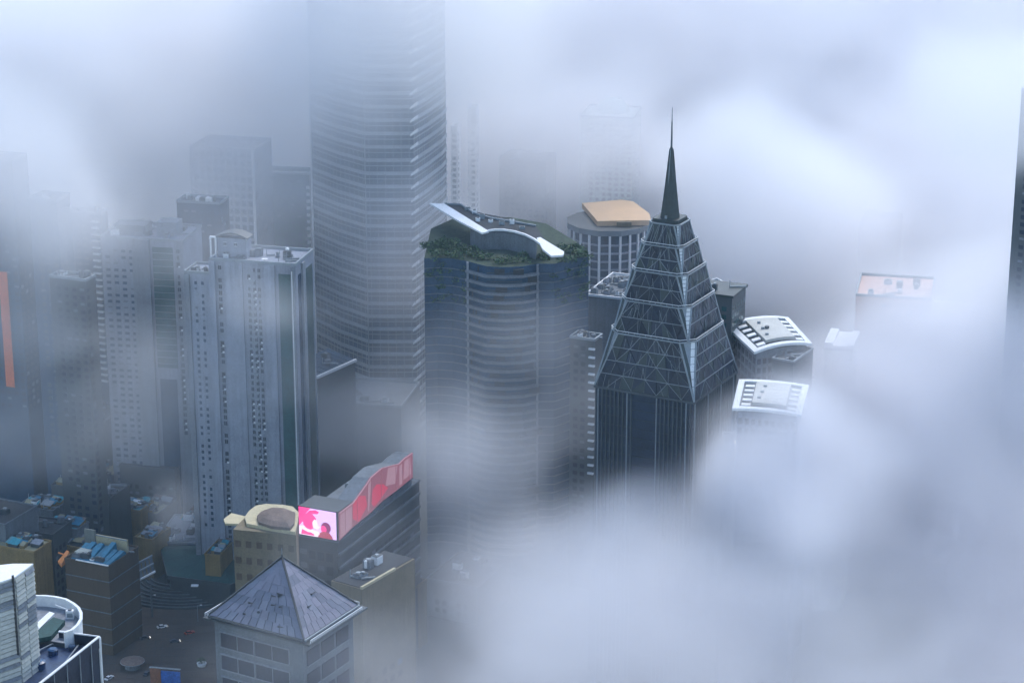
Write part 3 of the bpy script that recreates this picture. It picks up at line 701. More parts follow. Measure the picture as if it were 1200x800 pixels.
# ================================================================== far silhouettes in cloud
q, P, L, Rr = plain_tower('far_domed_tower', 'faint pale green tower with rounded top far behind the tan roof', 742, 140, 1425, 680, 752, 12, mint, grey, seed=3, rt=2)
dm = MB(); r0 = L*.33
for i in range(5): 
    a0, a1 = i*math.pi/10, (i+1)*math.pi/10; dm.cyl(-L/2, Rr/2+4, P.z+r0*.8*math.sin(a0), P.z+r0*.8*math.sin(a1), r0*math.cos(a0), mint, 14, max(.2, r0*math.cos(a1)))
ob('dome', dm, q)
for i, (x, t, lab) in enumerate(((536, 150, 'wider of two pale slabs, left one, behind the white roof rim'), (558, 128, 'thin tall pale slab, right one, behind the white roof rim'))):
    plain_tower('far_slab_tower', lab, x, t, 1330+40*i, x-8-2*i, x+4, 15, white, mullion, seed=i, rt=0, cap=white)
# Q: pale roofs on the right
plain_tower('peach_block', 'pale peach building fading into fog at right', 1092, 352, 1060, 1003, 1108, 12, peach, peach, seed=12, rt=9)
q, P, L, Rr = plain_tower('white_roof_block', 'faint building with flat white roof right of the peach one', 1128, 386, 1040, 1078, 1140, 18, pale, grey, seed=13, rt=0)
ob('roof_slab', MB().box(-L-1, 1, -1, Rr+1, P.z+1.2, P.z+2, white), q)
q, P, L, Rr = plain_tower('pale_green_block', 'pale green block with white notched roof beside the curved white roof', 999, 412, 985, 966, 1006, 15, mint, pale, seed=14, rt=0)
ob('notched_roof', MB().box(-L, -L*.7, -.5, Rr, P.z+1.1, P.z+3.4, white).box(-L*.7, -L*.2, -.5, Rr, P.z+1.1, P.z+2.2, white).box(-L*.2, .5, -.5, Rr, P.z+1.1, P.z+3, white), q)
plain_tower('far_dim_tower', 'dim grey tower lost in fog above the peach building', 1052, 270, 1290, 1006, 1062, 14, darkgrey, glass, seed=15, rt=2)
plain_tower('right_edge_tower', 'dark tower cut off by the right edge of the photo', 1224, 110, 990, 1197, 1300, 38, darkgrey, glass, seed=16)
plain_tower('far_grey_tower', 'broad dim tower far behind the white roof rim', 640, 190, 1420, 585, 652, 18, grey, glassb, seed=17, rt=3)
# ================================================================== T: corner building with two picture screens
A = 24.0; P0 = W(396, 633, 880); dx, dy = dirs(A)
LS = lens_L(P0, 350, A); z0 = P0.z; z1 = W(396, 600.5, 880).z
T = place('screen_corner_building', 'corner building carrying a lilac screen and a long red screen', 'shopping centre', P0, A)
RS = lens_R(P0, 492, A)
ob('wall', MB().box(-LS-9, -.3, .3, RS, 0, z0-.5, darkgrey), T)
ob('upper_wall', MB().box(-LS, -.4, 1.0, 14, z0-.5, z1-.3, darkgrey), T)
ob('roof_slab', MB().box(-LS-9.3, .2, -.2, RS+.3, z0-1.1, z0-.45, grey), T)
lilac = mat('lilac_screen_light', (.62, .42, .86), emit=.85); hot = mat('hot_pink_screen_light', (.85, .05, .25), emit=.85); redl = mat('red_screen_light', (.60, .08, .15), emit=.42); pinkl = mat('pale_pink_screen_light', (.46, .27, .34), emit=.40); magl = mat('plum_screen_light', (.25, .02, .14), emit=.6); rose = mat('rose_screen_light', (.36, .15, .21), emit=.36); wl_ = mat('pale_screen_light', (.85, .62, .80), emit=.9)
scr = ob('screen', MB().box(-LS+.3, -.5, 0, .35, z0, z1, lilac), T)
ob('screen_frame', MB().box(-.5, 0, -.15, .9, z0-.3, z1+.4, darkgrey).box(-LS, -LS+.3, -.15, .9, z0-.3, z1+.4, darkgrey).box(-LS+.3, -.5, -.15, .9, z1, z1+.35, darkgrey).box(-LS+.3, -.5, -.15, .9, z0-.35, z0, darkgrey), T)
HS = z1-z0; LW = LS-.8
def shape(uv, m, d, nm='picture_shape'):
    b = MB(); pts = [(-LS+.3+u*LW, z0+v*HS) for u, v in uv]; n = len(pts)
    b.poly([(x, -d, z) for x, z in pts], m)
    for i in range(n): j = (i+1) % n; b.poly([(pts[i][0], -d, pts[i][1]), (pts[j][0], -d, pts[j][1]), (pts[j][0], 0, pts[j][1]), (pts[i][0], 0, pts[i][1])], m)
    ob(nm, b, scr)
shape([(0, .3), (.12, .5), (.2, .8), (.32, 1), (0, 1)], hot, .03)
shape([(0, 0), (0, .28), (.15, .35), (.3, .2), (.6, .12), (.6, 0)], wl_, .035)
shape([(.05, .02), (.08, .2), (.25, .12), (.4, .14), (.4, .02)], hot, .05)
shape([(.12, .35), (.1, .6), (.2, .78), (.28, .9), (.45, .96), (.55, .9), (.5, .82), (.36, .8), (.46, .66), (.48, .45), (.42, .3), (.3, .22), (.2, .25)], hot, .06)
shape([(.38, .3), (.36, .5), (.42, .62), (.47, .6), (.5, .42), (.56, .36), (.5, .28)], wl_, .07)
shape([(.6+.14*math.cos(t*.524), .42+.2*math.sin(t*.524)) if 0 else (.72+.13*math.cos(t*.524), .38+.2*math.sin(t*.524)) for t in range(12)], magl, .08)
shape([(.66+.08*math.cos(t*.628), .32+.13*math.sin(t*.628)) for t in range(10)], hot, .09)
shape([(.5, 0), (.54, .16), (.66, .24), (.8, .22), (.88, .1), (.9, 0)], redl, .1)
shape([(.3, .14), (.32, .22), (.52, .2), (.56, .1), (.4, .08)], wl_, .11)
# long screen on the right face: outline rises in steps
Pz = Vector((P0.x, P0.y, 0)); inv = loc_of(T)
def rp(px, py): p = onplane(px, py, Pz, dy); return inv(p)
top = [(397, 601), (413, 589), (429, 567), (434, 559), (447, 548), (467, 543), (473, 537), (483, 530)]
bot = [(397, 633), (413, 617), (429, 604), (434, 600), (447, 587), (467, 572), (473, 567), (483, 559)]
long_ = thing; bt, tp = [rp(*p) for p in bot], [rp(*p) for p in top]
b = MB()
for i in range(7):
    b.hexa([(-.3, bt[i].y, bt[i].z), (.3, bt[i].y, bt[i].z), (.3, bt[i+1].y, bt[i+1].z), (-.3, bt[i+1].y, bt[i+1].z), (-.3, tp[i].y, tp[i].z), (.3, tp[i].y, tp[i].z), (.3, tp[i+1].y, tp[i+1].z), (-.3, tp[i+1].y, tp[i+1].z)], rose)
ls = ob('long_screen', b, T)
b = MB()
for i in range(7): b.bar((.35, tp[i].y, tp[i].z), (.35, tp[i+1].y, tp[i+1].z), .14, pinkl); b.bar((.2, bt[i].y, bt[i].z-.25), (.2, bt[i+1].y, bt[i+1].z-.25), .22, darkgrey)
ob('long_screen_edge', b, ls)
def lerp_b(t, v):
    k = min(6, int(t*7)); f = t*7-k; lo, hi_ = bt[k].lerp(bt[k+1], f), tp[k].lerp(tp[k+1], f); return lo.lerp(hi_, v)
def lshape(tv, m, d):
    b = MB(); pts = [lerp_b(t, v) for t, v in tv]; b.poly([(d, p.y, p.z) for p in pts], m); b.poly([(d-.04, p.y, p.z) for p in reversed(pts)], m); ob('picture_shape', b, ls)
lshape([(.01, .05), (.01, .92), (.13, .92), (.13, .05)], pinkl, .34)
lshape([(.14, .35), (.14, .95), (.2, .98), (.27, .7), (.3, .3), (.2, .02)], redl, .345)
lshape([(.31, .1), (.33, .9), (.42, .94), (.4, .55), (.36, .1)], pinkl, .35)
lshape([(.43, .25), (.45, .6), (.5, .66), (.58, .5), (.62, .3), (.55, .12), (.47, .08)], redl, .36)
lshape([(.60, .4), (.62, .95), (.70, .95), (.68, .3)], pinkl, .35)
lshape([(.72, .1), (.72, .9), (.8, .9), (.8, .1)], pinkl, .35)
lshape([(.83, .2), (.86, .9), (.95, .9), (.97, .2)], pinkl, .35)
for i in range(8): 
    p = lerp_b(.06+i*.125, 0); q_ = lerp_b(.06+i*.125, 1); ob('panel_joint', MB().bar((.42, p.y, p.z), (.42, q_.y, q_.z), .07, rose), ls)
rb = MB()
for i in range(7): rb.hexa([(-8, bt[i].y, z0-.6), (-.35, bt[i].y, z0-.6), (-.35, bt[i+1].y, z0-.6), (-8, bt[i+1].y, z0-.6), (-8, tp[i].y, tp[i].z-.8), (-.35, tp[i].y, tp[i].z-.4), (-.35, tp[i+1].y, tp[i+1].z-.4), (-8, tp[i+1].y, tp[i+1].z-.8)], grey)
ob('screen_backing_wall', rb, T)
fb = MB()
for k in range(7): fb.box(-.3, .5, .6, RS-.5, z0-7-k*6, z0-6-k*6, grey)
ob('facade_ledge', fb, T, kind='stuff')
windows_stuff(T, [3+i*4 for i in range(int(RS/4)-1)], 6, z0-50, 6, 3, 3.6, 'R', glass); windows_stuff(T, [-LS-6+i*4 for i in range(int((LS+6)/4))], 8, z0-52, 6, 3, 3.6, 'L', glass)
rooftop(T, -LS-8, -10, 16, RS-4, z0-.4, 10, 41)

# ================================================================== U: beige block with cream-rimmed brown roof
A = 12.0; PU = W(346, 625, 850); zU = PU.z
U = thing('beige_curved_roof_building', 'beige building with cream-rimmed brown roof left of the lilac screen', 'building', (PU.x, PU.y, 0))
def gl(pts, z, o): return [(G(x, y, z).x-o.x, G(x, y, z).y-o.y) for x, y in pts]
outer = [(289, 614), (287, 606), (292, 599), (300, 593), (312, 591), (330, 592), (343, 594), (350, 601), (349, 612), (346, 624), (320, 620)]
ob('wall', MB().prism([(x*.985, y) for x, y in gl([(272, 620), (289, 603), (300, 598), (343, 598), (349, 603), (347, 627)], zU-.9, PU)], 0, zU-.9, beige), U)
ou = gl(outer, zU, PU); cx, cy = sum(p[0] for p in ou)/11, sum(p[1] for p in ou)/11
ob('cream_rim', MB().prism(ou, zU-.9, zU+.4, cream), U)
ob('brown_roof', MB().prism(gl([(303, 611), (301, 604), (306, 599), (318, 595), (336, 596), (346, 600), (345, 612), (340, 618), (318, 616)], zU+1.6, PU), zU+.35, zU+1.6, brownroof), U)
dmm = MB()
rim_i = gl([(303, 611), (301, 604), (306, 599), (318, 595), (336, 596), (346, 600), (345, 612), (340, 618), (318, 616)], zU+1.6, PU); mx_, my_ = sum(p[0] for p in rim_i)/9, sum(p[1] for p in rim_i)/9
for s0, s1, za, zb in ((1, .75, 1.6, 2.9), (.75, .4, 2.9, 3.7)):
    for i in range(9):
        a_, b_ = rim_i[i], rim_i[(i+1) % 9]; f = lambda p, s: (mx_+(p[0]-mx_)*s, my_+(p[1]-my_)*s)
        dmm.poly([(*f(a_, s0), zU+za), (*f(b_, s0), zU+za), (*f(b_, s1), zU+zb), (*f(a_, s1), zU+zb)], brownroof)
dmm.poly([(*(mx_+(p[0]-mx_)*.4, my_+(p[1]-my_)*.4), zU+3.7) for p in rim_i], brownroof); ob('domed_roof', dmm, U)
ob('cream_canopy', MB().prism(gl([(262, 607), (271, 600), (289, 604), (289, 613), (264, 612)], zU-1, PU), zU-2.2, zU-1.3, cream), U)
wn_ = MB()
a_, b_ = Vector((*gl([(272, 620)], zU-.9, PU)[0], 0)), Vector((*gl([(347, 627)], zU-.9, PU)[0], 0))
for k in range(7):
    for j in range(6):
        p, q_ = a_.lerp(b_, (j+.25)/6), a_.lerp(b_, (j+.75)/6); zz = zU-8-k*7; wn_.hexa([p+Vector((0, -.25, zz)), q_+Vector((0, -.25, zz)), q_+Vector((0, .3, zz)), p+Vector((0, .3, zz)), p+Vector((0, -.25, zz+2.6)), q_+Vector((0, -.25, zz+2.6)), q_+Vector((0, .3, zz+2.6)), p+Vector((0, .3, zz+2.6))], brown)
ob('windows_grid', wn_, U, kind='stuff')

# ================================================================== V: pavilion tower with a slate pyramid roof
A = 30.0; P = W(356, 749, 700); dx, dy = dirs(A)
LV, RV = lens_L(P, 245, A), lens_R(P, 419, A); zV = P.z
V = place('pyramid_roof_tower', 'square tower under a blue-grey slate pyramid roof with dark ridge', 'tower', P, A)
cx, cy = -LV/2, RV/2; cw = Vector((P.x, P.y, 0))-dx*LV/2+dy*RV/2
zap = W(329, 653, cw.y).z
cor = [Vector((-LV, 0, zV)), Vector((0, 0, zV)), Vector((0, RV, zV)), Vector((-LV, RV, zV))]; ap = Vector((cx, cy, zap))
und = MB()
for i in range(4): und.poly([cor[i]-Vector((0, 0, .25)), cor[(i+1) % 4]-Vector((0, 0, .25)), ap-Vector((0, 0, .25))], ridge)
und.poly([c-Vector((0, 0, .3)) for c in reversed(cor)], ridge); ob('roof_deck', und, V)
rt = random.Random(2)
slates = [slate, slate, mat('pale_blue_slate', (.20, .21, .26), .75, var=.2, fine=3), mat('mid_slate', (.15, .16, .205), .75, var=.2, fine=3)]
for i in range(4):
    c0_, c1_ = cor[i], cor[(i+1) % 4]; nrm = (c1_-c0_).cross(ap-c0_).normalized()
    rows = 8
    for r_ in range(rows):
        v0, v1 = r_/rows, (r_+1)/rows; a0, a1 = c0_.lerp(ap, v0), c1_.lerp(ap, v0); b0, b1 = c0_.lerp(ap, v1), c1_.lerp(ap, v1)
        n = max(1, round((a1-a0).length/3.2))
        for j in range(n):
            u0, u1 = j/n+.004, (j+1)/n-.004
            pts = [a0.lerp(a1, u0), a0.lerp(a1, u1), b0.lerp(b1, u1), b0.lerp(b1, u0)]
            lift = rt.uniform(.04, .14); lo = [p-nrm*.2 for p in pts]; hi_ = [p+nrm*(lift+(.08 if q < 2 else 0)) for q, p in enumerate(pts)]
            ob('roof_panel', MB().hexa(lo+hi_, rt.choice(slates)), V)
for i in range(4): ob('hip_ridge', MB().bar(cor[i]+Vector((0, 0, .25)), ap+Vector((0, 0, .25)), .32, ridge), V)
ob('finial', MB().cyl(cx, cy, zap, zap+1.2, .5, ridge, 8, .2).bar((cx, cy, zap+1), (cx, cy, zap+3.4), .09, mullion), V)
for (a_, b_) in ((0, 1), (1, 2), (2, 3), (3, 0)):
    p, q_ = cor[a_], cor[b_]; out_ = ((p+q_)/2-Vector((cx, cy, zV))).normalized()
    ob('gutter', MB().bar(p+out_*.5-Vector((0, 0, .3)), q_+out_*.5-Vector((0, 0, .3)), .28, darkgrey if a_ == 0 else mullion), V)
    rl = MB(); n_ = 26; o2 = out_*2.2
    for s_ in range(n_+1):
        t = .02+.96*s_/n_; rl.bar(p.lerp(q_, t)+o2-Vector((0, 0, 1.2)), p.lerp(q_, t)+o2-Vector((0, 0, .1)), .06, white)
    rl.bar(p.lerp(q_, .02)+o2-Vector((0, 0, .1)), p.lerp(q_, .98)+o2-Vector((0, 0, .1)), .12, white); rl.bar(p.lerp(q_, .02)+o2-Vector((0, 0, .7)), p.lerp(q_, .98)+o2-Vector((0, 0, .7)), .06, white)
    if a_ != 0: ob('rail', rl, V)
ob('wall', MB().box(-LV+1.2, -1.2, 1.2, RV-1.2, 0, zV-1.5, grey), V)
ob('cornice', MB().box(-LV-2.4, 2.4, -.3, RV+2.4, zV-1.9, zV-1.3, darkgrey), V)
for (x0, x1) in ((-LV*.9, -LV*.55), (-LV*.53, -LV*.18)):
    for k in range(5):
        zz = zV-11-k*8.2
        ob('window', MB().box(x0, x1, .9, 1.3, zz, zz+5.2, glass).box(x0-.3, x1+.3, .7, 1.3, zz-.4, zz, concrete).box(x0-.3, x1+.3, .7, 1.3, zz+5.2, zz+5.7, concrete).box(x1, x1+.4, .7, 1.3, zz, zz+5.2, concrete).box((x0+x1)/2-.1, (x0+x1)/2+.1, .8, .95, zz, zz+5.2, mullion), V)
for k in range(5):
    for j in range(3):
        y0 = 3+j*(RV-6)/3; zz = zV-11-k*8.2
        ob('window', MB().box(-1.3, -.9, y0, y0+(RV-6)/3-1.5, zz, zz+5.2, glass).box(-1.3, -.7, y0-.3, y0+(RV-6)/3-1.2, zz-.4, zz, concrete), V)
rr2 = random.Random(4)
for j in range(15):                               # small brackets and marks that break up the roof
    u, v = rr2.uniform(.15, .85), rr2.uniform(.08, .6); i = rr2.choice([0, 0, 1])
    if abs(u-.5) > .5*(1-v): continue
    c0_, c1_ = cor[i], cor[(i+1) % 4]; p = (c0_.lerp(c1_, u)).lerp(ap, v); nrm = (c1_-c0_).cross(ap-c0_).normalized()
    ob('roof_vent', MB().bar(p, p+nrm*.6, rr2.uniform(.25, .5), ridge, .2).bar(p+nrm*.5, p+nrm*.5+(c1_-c0_).normalized()*rr2.uniform(.8, 2), .12, ridge), V)

# ================================================================== X: beige block with a pale roof edge line
A = 33.0; P = W(424, 690, 790); LX, RX = 30, lens_R(P, 486, A)
X = place('beige_edge_building', 'long beige building with a pale roof edge beneath the red screen', 'building', P, A)
ob('wall', MB().box(-14, 0, 0, RX, 0, P.z, beige), X); ob('roof_edge', MB().box(-.5, .4, -.3, RX*.62, P.z, P.z+1.0, cream), X); ob('roof_deck', MB().box(-13.5, -.8, .5, RX-.5, P.z, P.z+.3, dark), X)
windows_stuff(X, [3+i*5 for i in range(int(RX/5)-1)], 12, 4, 5, 3, 2.4, 'R', brown); rooftop(X, -12, -3, 3, RX-5, P.z+.3, 8, 17)

# ================================================================== foreground roof at the lower left corner
zf = W(116, 746, 430).z; PF = G(116, 746, zf)
Fb = thing('dark_glass_foreground_building', 'near dark glass building with navy roof and rounded white parapet at bottom left', 'building', (PF.x, PF.y, 0))
g = lambda pts, z: [(G(x, y, z).x-PF.x, G(x, y, z).y-PF.y) for x, y in pts]
E_ = g([(116, 746), (48, 800), (-20, 856), (-160, 860), (-160, 770), (-20, 742), (30, 730), (69, 740)], zf)
ob('wall', MB().prism(E_, 0, zf-2.2, glass, navy), Fb)
ob('parapet', MB().path([(*E_[1], zf-2.2), (*E_[0], zf-2.2), (*E_[7], zf-2.2)], .35, 2.2, glass), Fb)
ob('parapet_cap', MB().path([(*E_[2], zf), (*E_[1], zf), (*E_[0], zf), (*E_[7], zf)], .5, .25, white), Fb)
ob('corner_post', MB().cyl(E_[0][0]+.1, E_[0][1]-.1, zf-40, zf-.02, .32, white, 8), Fb)
for t in (.16, .36, .58, .8, 1.0):
    a_, b_ = Vector((*E_[0], 0)), Vector((*E_[1], 0)); p = a_.lerp(b_, t); d_ = (b_-a_).normalized(); n_ = Vector((-d_.y, d_.x, 0)); 
    if n_.x < 0: n_ = -n_
    ob('facade_mullion', MB().bar(p+n_*.2+Vector((0, 0, zf-40)), p+n_*.2+Vector((0, 0, zf-.1)), .09, mullion), Fb)
# roof gear on the navy roof
def gz(px, py, z): p = G(px, py, z); return p.x-PF.x, p.y-PF.y
for i, (px, py, r_, h) in enumerate(((20, 790, 1.7, 1.6), (45, 778, 1.4, 1.3), (62, 762, 1.0, 1.0), (12, 772, 1.5, 1.8), (84, 757, .7, .8))):
    x, y = gz(px, py, zf-1.5); ob('roof_drum', MB().cyl(0, 0, 0, h, r_, navy, 18).cyl(0, 0, h, h+.25, r_*1.06, mat('blue_drum_lid', (.015, .06, .14), .35, var=.4), 18, r_*.7), Fb, (x, y, zf-2.2))
for a_, b_ in (((30, 770), (75, 748)), ((66, 790), (92, 756))):
    x0, y0 = gz(*a_, zf-1.8); x1, y1 = gz(*b_, zf-1.8); ob('roof_pipe', MB().bar((x0, y0, zf-1.7), (x1, y1, zf-1.7), .12, mullion), Fb)
# rounded terrace above
zt2 = zf+1.1
arc = [(28, 705), (41, 698), (53, 698), (66, 699.5), (77, 702), (86, 707), (92, 712), (95, 718), (95, 725), (91, 732), (84, 738), (75, 741)]
ga = g(arc, zt2); back = g([(40, 748), (0, 752)], zt2)
ob('terrace_wall', MB().path([(x, y, zt2-3.6) for x, y in ga], .3, 3.45, white), Fb); ob('terrace_rail', MB().path([(x, y, zt2-.15) for x, y in ga], .6, .3, white), Fb)
ob('terrace_floor', MB().prism(ga+g([(40, 748), (0, 744), (0, 720)], zt2-2.4), zt2-3.6, zt2-2.3, darkgrey, concrete), Fb)
ob('terrace_step', MB().prism(g([(26, 745), (58, 716), (64, 718), (34, 748)], zt2-1.6), zt2-2.3, zt2-1.6, white), Fb)
ob('terrace_canopy', MB().prism(g([(30, 750), (62, 722), (76, 726), (60, 744)], zt2-1.2), zt2-2.3, zt2-1.3, tealfab), Fb)
x, y = gz(82, 716, zt2-.8); ob('terrace_unit', MB().box(-.8, .8, -.5, .5, zt2-2.3, zt2-.5, white).box(-.6, .6, -.52, .4, zt2-1.9, zt2-1.0, mullion).cyl(0, 0, zt2-.5, zt2-.3, .4, grey, 10), Fb, (x, y, 0))
x0, y0 = gz(64, 703, zt2); ob('terrace_pole', MB().bar((x0, y0, zt2-1), (x-.4, y, zt2-.4), .06, white), Fb)
# louvred block standing on the terrace, beside the post
zl_ = W(39, 661, 420).z; PL_ = G(39, 661, zl_)
Lb = thing('louvred_plant_tower', 'white louvred plant tower at the left edge above the navy roof', 'building', (PL_.x, PL_.y, 0))
lb = [(G(x, y, zl_).x-PL_.x, G(x, y, zl_).y-PL_.y) for x, y in ((39, 660), (17, 676), (-40, 695), (-60, 668), (15, 660))]
ob('wall', MB().prism([(x*.99-.02, y*.99) for x, y in lb], 0, zl_-.3, louvre), Lb); ob('roof_cap', MB().prism(lb, zl_-.3, zl_, white), Lb)
for side, (a_, b_) in enumerate(((0, 1), (1, 2))):
    p, q_ = Vector((*lb[a_], 0)), Vector((*lb[b_], 0)); d_ = (q_-p).normalized(); n_ = Vector((-d_.y, d_.x, 0)); L_ = (q_-p).length
    if n_.y > 0: n_ = -n_
    for k in range(24):
        for j in range(2):
            zz = zl_-1.3-k*.95; u0, u1 = L_*(j/2)+.12, L_*((j+1)/2)-.12; jit = rr2.uniform(0, .1)
            a0, a1 = p+d_*u0+n_*.03, p+d_*u1+n_*.03
            ob('louvre', MB().hexa([a0+Vector((0, 0, zz)), a0+n_*(.2+jit)+Vector((0, 0, zz)), a1+n_*(.2+jit)+Vector((0, 0, zz)), a1+Vector((0, 0, zz)), a0+Vector((0, 0, zz+.72)), a0+n_*.08+Vector((0, 0, zz+.72)), a1+n_*.08+Vector((0, 0, zz+.72)), a1+Vector((0, 0, zz+.72))], louvre if rr2.random() > .2 else concrete), Lb)
p = Vector((*lb[1], 0)); ob('steel_post', MB().bar(p+Vector((-.2, -.5, zl_-16)), p+Vector((-.2, -.5, zl_+.6)), .2, ridge), Lb)

# ================================================================== lower left district
def lowblock(name, label, cat, fx, fy, Y, lx, rx, A, wm, rm, n=5, seed=1, cap=None, wn=None):
    if Y < 200: Y = G(fx, fy, Y).y                # given as a roof height instead
    P, L, Rr = corner(fx, fy, Y, lx, rx, A); L, Rr = min(45, max(L, 3)), min(34, max(Rr, 3))
    q = place(name, label, cat, P, A); ob('wall', MB().box(-L, 0, 0, Rr, 0, P.z, wm), q); ob('roof_deck', MB().box(-L+.3, -.3, .3, Rr-.3, P.z, P.z+.25, rm), q)
    parapet(q, -L, 0, 0, Rr, P.z, cap or wm, .3, .9)
    if n: rooftop(q, -L+1, -1, 1, Rr-1, P.z+.25, n, seed, big=min(4.5, L*.3))
    if wn:
        k = max(1, int((P.z-6)/4)); windows_stuff(q, [-2.5-i*3.6 for i in range(max(1, int((L-3)/3.6)))], k, 3, 4, 2, 2.2, 'L', wn); windows_stuff(q, [2.5+i*3.6 for i in range(max(1, int((Rr-3)/3.6)))], k, 3, 4, 2, 2.2, 'R', wn)
    return q, P, L, Rr
q, P, L, Rr = lowblock('market_building', 'brown building with a torn blue metal roof and cream wall above it', 'building', 127, 665, 42, 76, 162, 24, brown, dark, 9, 5)
zb_ = P.z
for k in range(5): ob('floor_ledge', MB().box(-L-.25, .25, -.25, Rr+.2, zb_-7-k*7.5, zb_-6.6-k*7.5, grey), q)
for i in range(8):
    x0 = -L*.86+i*L*.86/8; x1 = x0+L*.86/8-.15; h = [3.2, 3.6, 2.6, 4.2, 3.0, 4.6, 2.4, 2.0][i]
    ob('blue_roof_sheet', MB().hexa([(x0, .4, zb_+.9), (x1, .4, zb_+.9), (x1, Rr*.62, zb_+.9), (x0, Rr*.62, zb_+.9), (x0, .4, zb_+1.1), (x1, .4, zb_+1.1), (x1, Rr*(.5+i % 3*.05), zb_+h+.9), (x0, Rr*(.5+i % 3*.05), zb_+h+.9)], bluer), q)
ob('white_gutter', MB().box(-L*.74, .1, -.4, .2, zb_+.8, zb_+1.2, white), q)
ob('cream_wall', MB().box(-L*.75, -.6, Rr*.68, Rr*.68+1, zb_, zb_+6.5, cream).box(-L*.75, -.6, Rr*.68-.3, Rr*.68, zb_+6.2, zb_+6.7, mullion), q)
ob('grey_wall', MB().box(-L*1.0, -L*.76, Rr*.66, Rr*.66+1, zb_, zb_+8.5, mat('olive_grey_render', (.16, .17, .15), .85, stain=.6)), q)
ob('white_sheet_roof', MB().box(-L*.86, -L*.6, 3, 8, zb_+2.8, zb_+3.1, mat('pale_sheet', (.42, .46, .42), .7)).box(-L*.83, -L*.82, 4, 5, zb_, zb_+2.8, grey), q)
ob('orange_awning', MB().hexa([(-L-4.5, 1, zb_-2.8), (-L-.2, -2.5, zb_-2.8), (-L-.2, 4, zb_-1.8), (-L-4, 6, zb_-1.8), (-L-4.5, 1, zb_-1.9), (-L-.2, -2.5, zb_-1.2), (-L-.2, 4, zb_+2.2), (-L-3, 6, zb_+1.6)], orange), q)
ob('orange_edge_strip', MB().bar((-L-6, 4, zb_+.6), (-L-.5, 3, zb_+.4), .25, orange), q)
lowblock('dark_left_block', 'dark low block left of the orange awning', 'building', 62, 628, 40, -20, 84, 18, darkgrey, dark, 7, 6, wn=glass)
lowblock('far_left_block', 'dark grey roof at the far left edge of the district', 'building', 6, 616, 52, -60, 44, 24, grey, dark, 7, 7)
q, P, L, Rr = lowblock('plant_roof_block', 'block whose roof is crowded with pale pipes and machinery', 'building', 128, 586, 34, 92, 152, 20, darkgrey, dark, 24, 8)
lowblock('teal_roof_shed', 'small shed with a flat teal roof below the machinery roof', 'shed', 92, 600, 30, 83, 112, 20, grey, tealr, 0)
lowblock('lower_machine_block', 'dark block with shiny skylight roof among the hazy towers', 'building', 118, 498, 1120, 80, 148, 14, grey, dark, 10, 9, mullion)
lowblock('mid_dark_block', 'dark block between shiny skylight roof and slab tower of flats', 'building', 205, 552, 30, 140, 250, 14, darkgrey, dark, 8, 10, wn=glass)
lowblock('pale_roofed_row', 'row of pale small roofs behind the dark teal canopy', 'building', 268, 640, 14, 182, 290, 8, grey, concrete, 22, 12, mullion)

ochre = mat('ochre_wall', (.24, .165, .06), .85, stain=.7); turq = mat('turquoise_tarpaulin', (.015, .24, .30), .6, var=.4, scale=.5); khaki = mat('khaki_sheet', (.26, .25, .16), .8, var=.3)
for i, (fx, fy, h, lx, rx, A, wm, rm, n, lab) in enumerate((
    (178, 634, 20, 158, 200, 24, ochre, khaki, 9, 'small ochre block right of the cream wall'),
    (108, 646, 30, 60, 128, 24, ochre, dark, 6, 'ochre block showing behind the blue roof'),
    (232, 618, 12, 205, 256, 16, grey, turq, 6, 'low block with turquoise tarpaulin roof near the white van'),
    (258, 652, 24, 240, 284, 14, ochre, dark, 10, 'ochre block behind the pale roofed row'),
    (62, 600, 36, 20, 80, 20, grey, dark, 9, 'grey block left of the teal roof shed'),
    (184, 604, 16, 150, 206, 20, darkgrey, khaki, 8, 'low khaki roofed block beside the street trees'),
    (470, 700, 30, 440, 500, 30, beige, dark, 6, 'beige low block in mist right of the pale roof edge'),
    (100, 575, 26, 60, 130, 20, darkgrey, dark, 8, 'dark roof above the machinery roof'))):
    q, P, L, Rr = lowblock('small_block', lab, 'building', fx, fy, h, lx, rx, A, wm, rm, n, 80+i)
    rc = random.Random(i)
    for k in range(10):
        w_, d_ = rc.uniform(2.5, 6), rc.uniform(2, 5); x0, y0 = rc.uniform(-L+.5, max(-L+.6, -w_)), rc.uniform(.5, max(.6, Rr-d_)); z_ = P.z+.3
        ob('lean_to_roof', MB().hexa([(x0, y0, z_+1.6), (x0+w_, y0, z_+1.4), (x0+w_, y0+d_, z_+2.3), (x0, y0+d_, z_+2.5), (x0, y0, z_+1.75), (x0+w_, y0, z_+1.55), (x0+w_, y0+d_, z_+2.45), (x0, y0+d_, z_+2.65)], rc.choice([turq, khaki, mullion, bluer, concrete, brownroof])).box(x0+.2, x0+w_-.2, y0+.2, y0+d_-.2, z_-.1, z_+1.45, rc.choice([grey, ochre, darkgrey])), q)

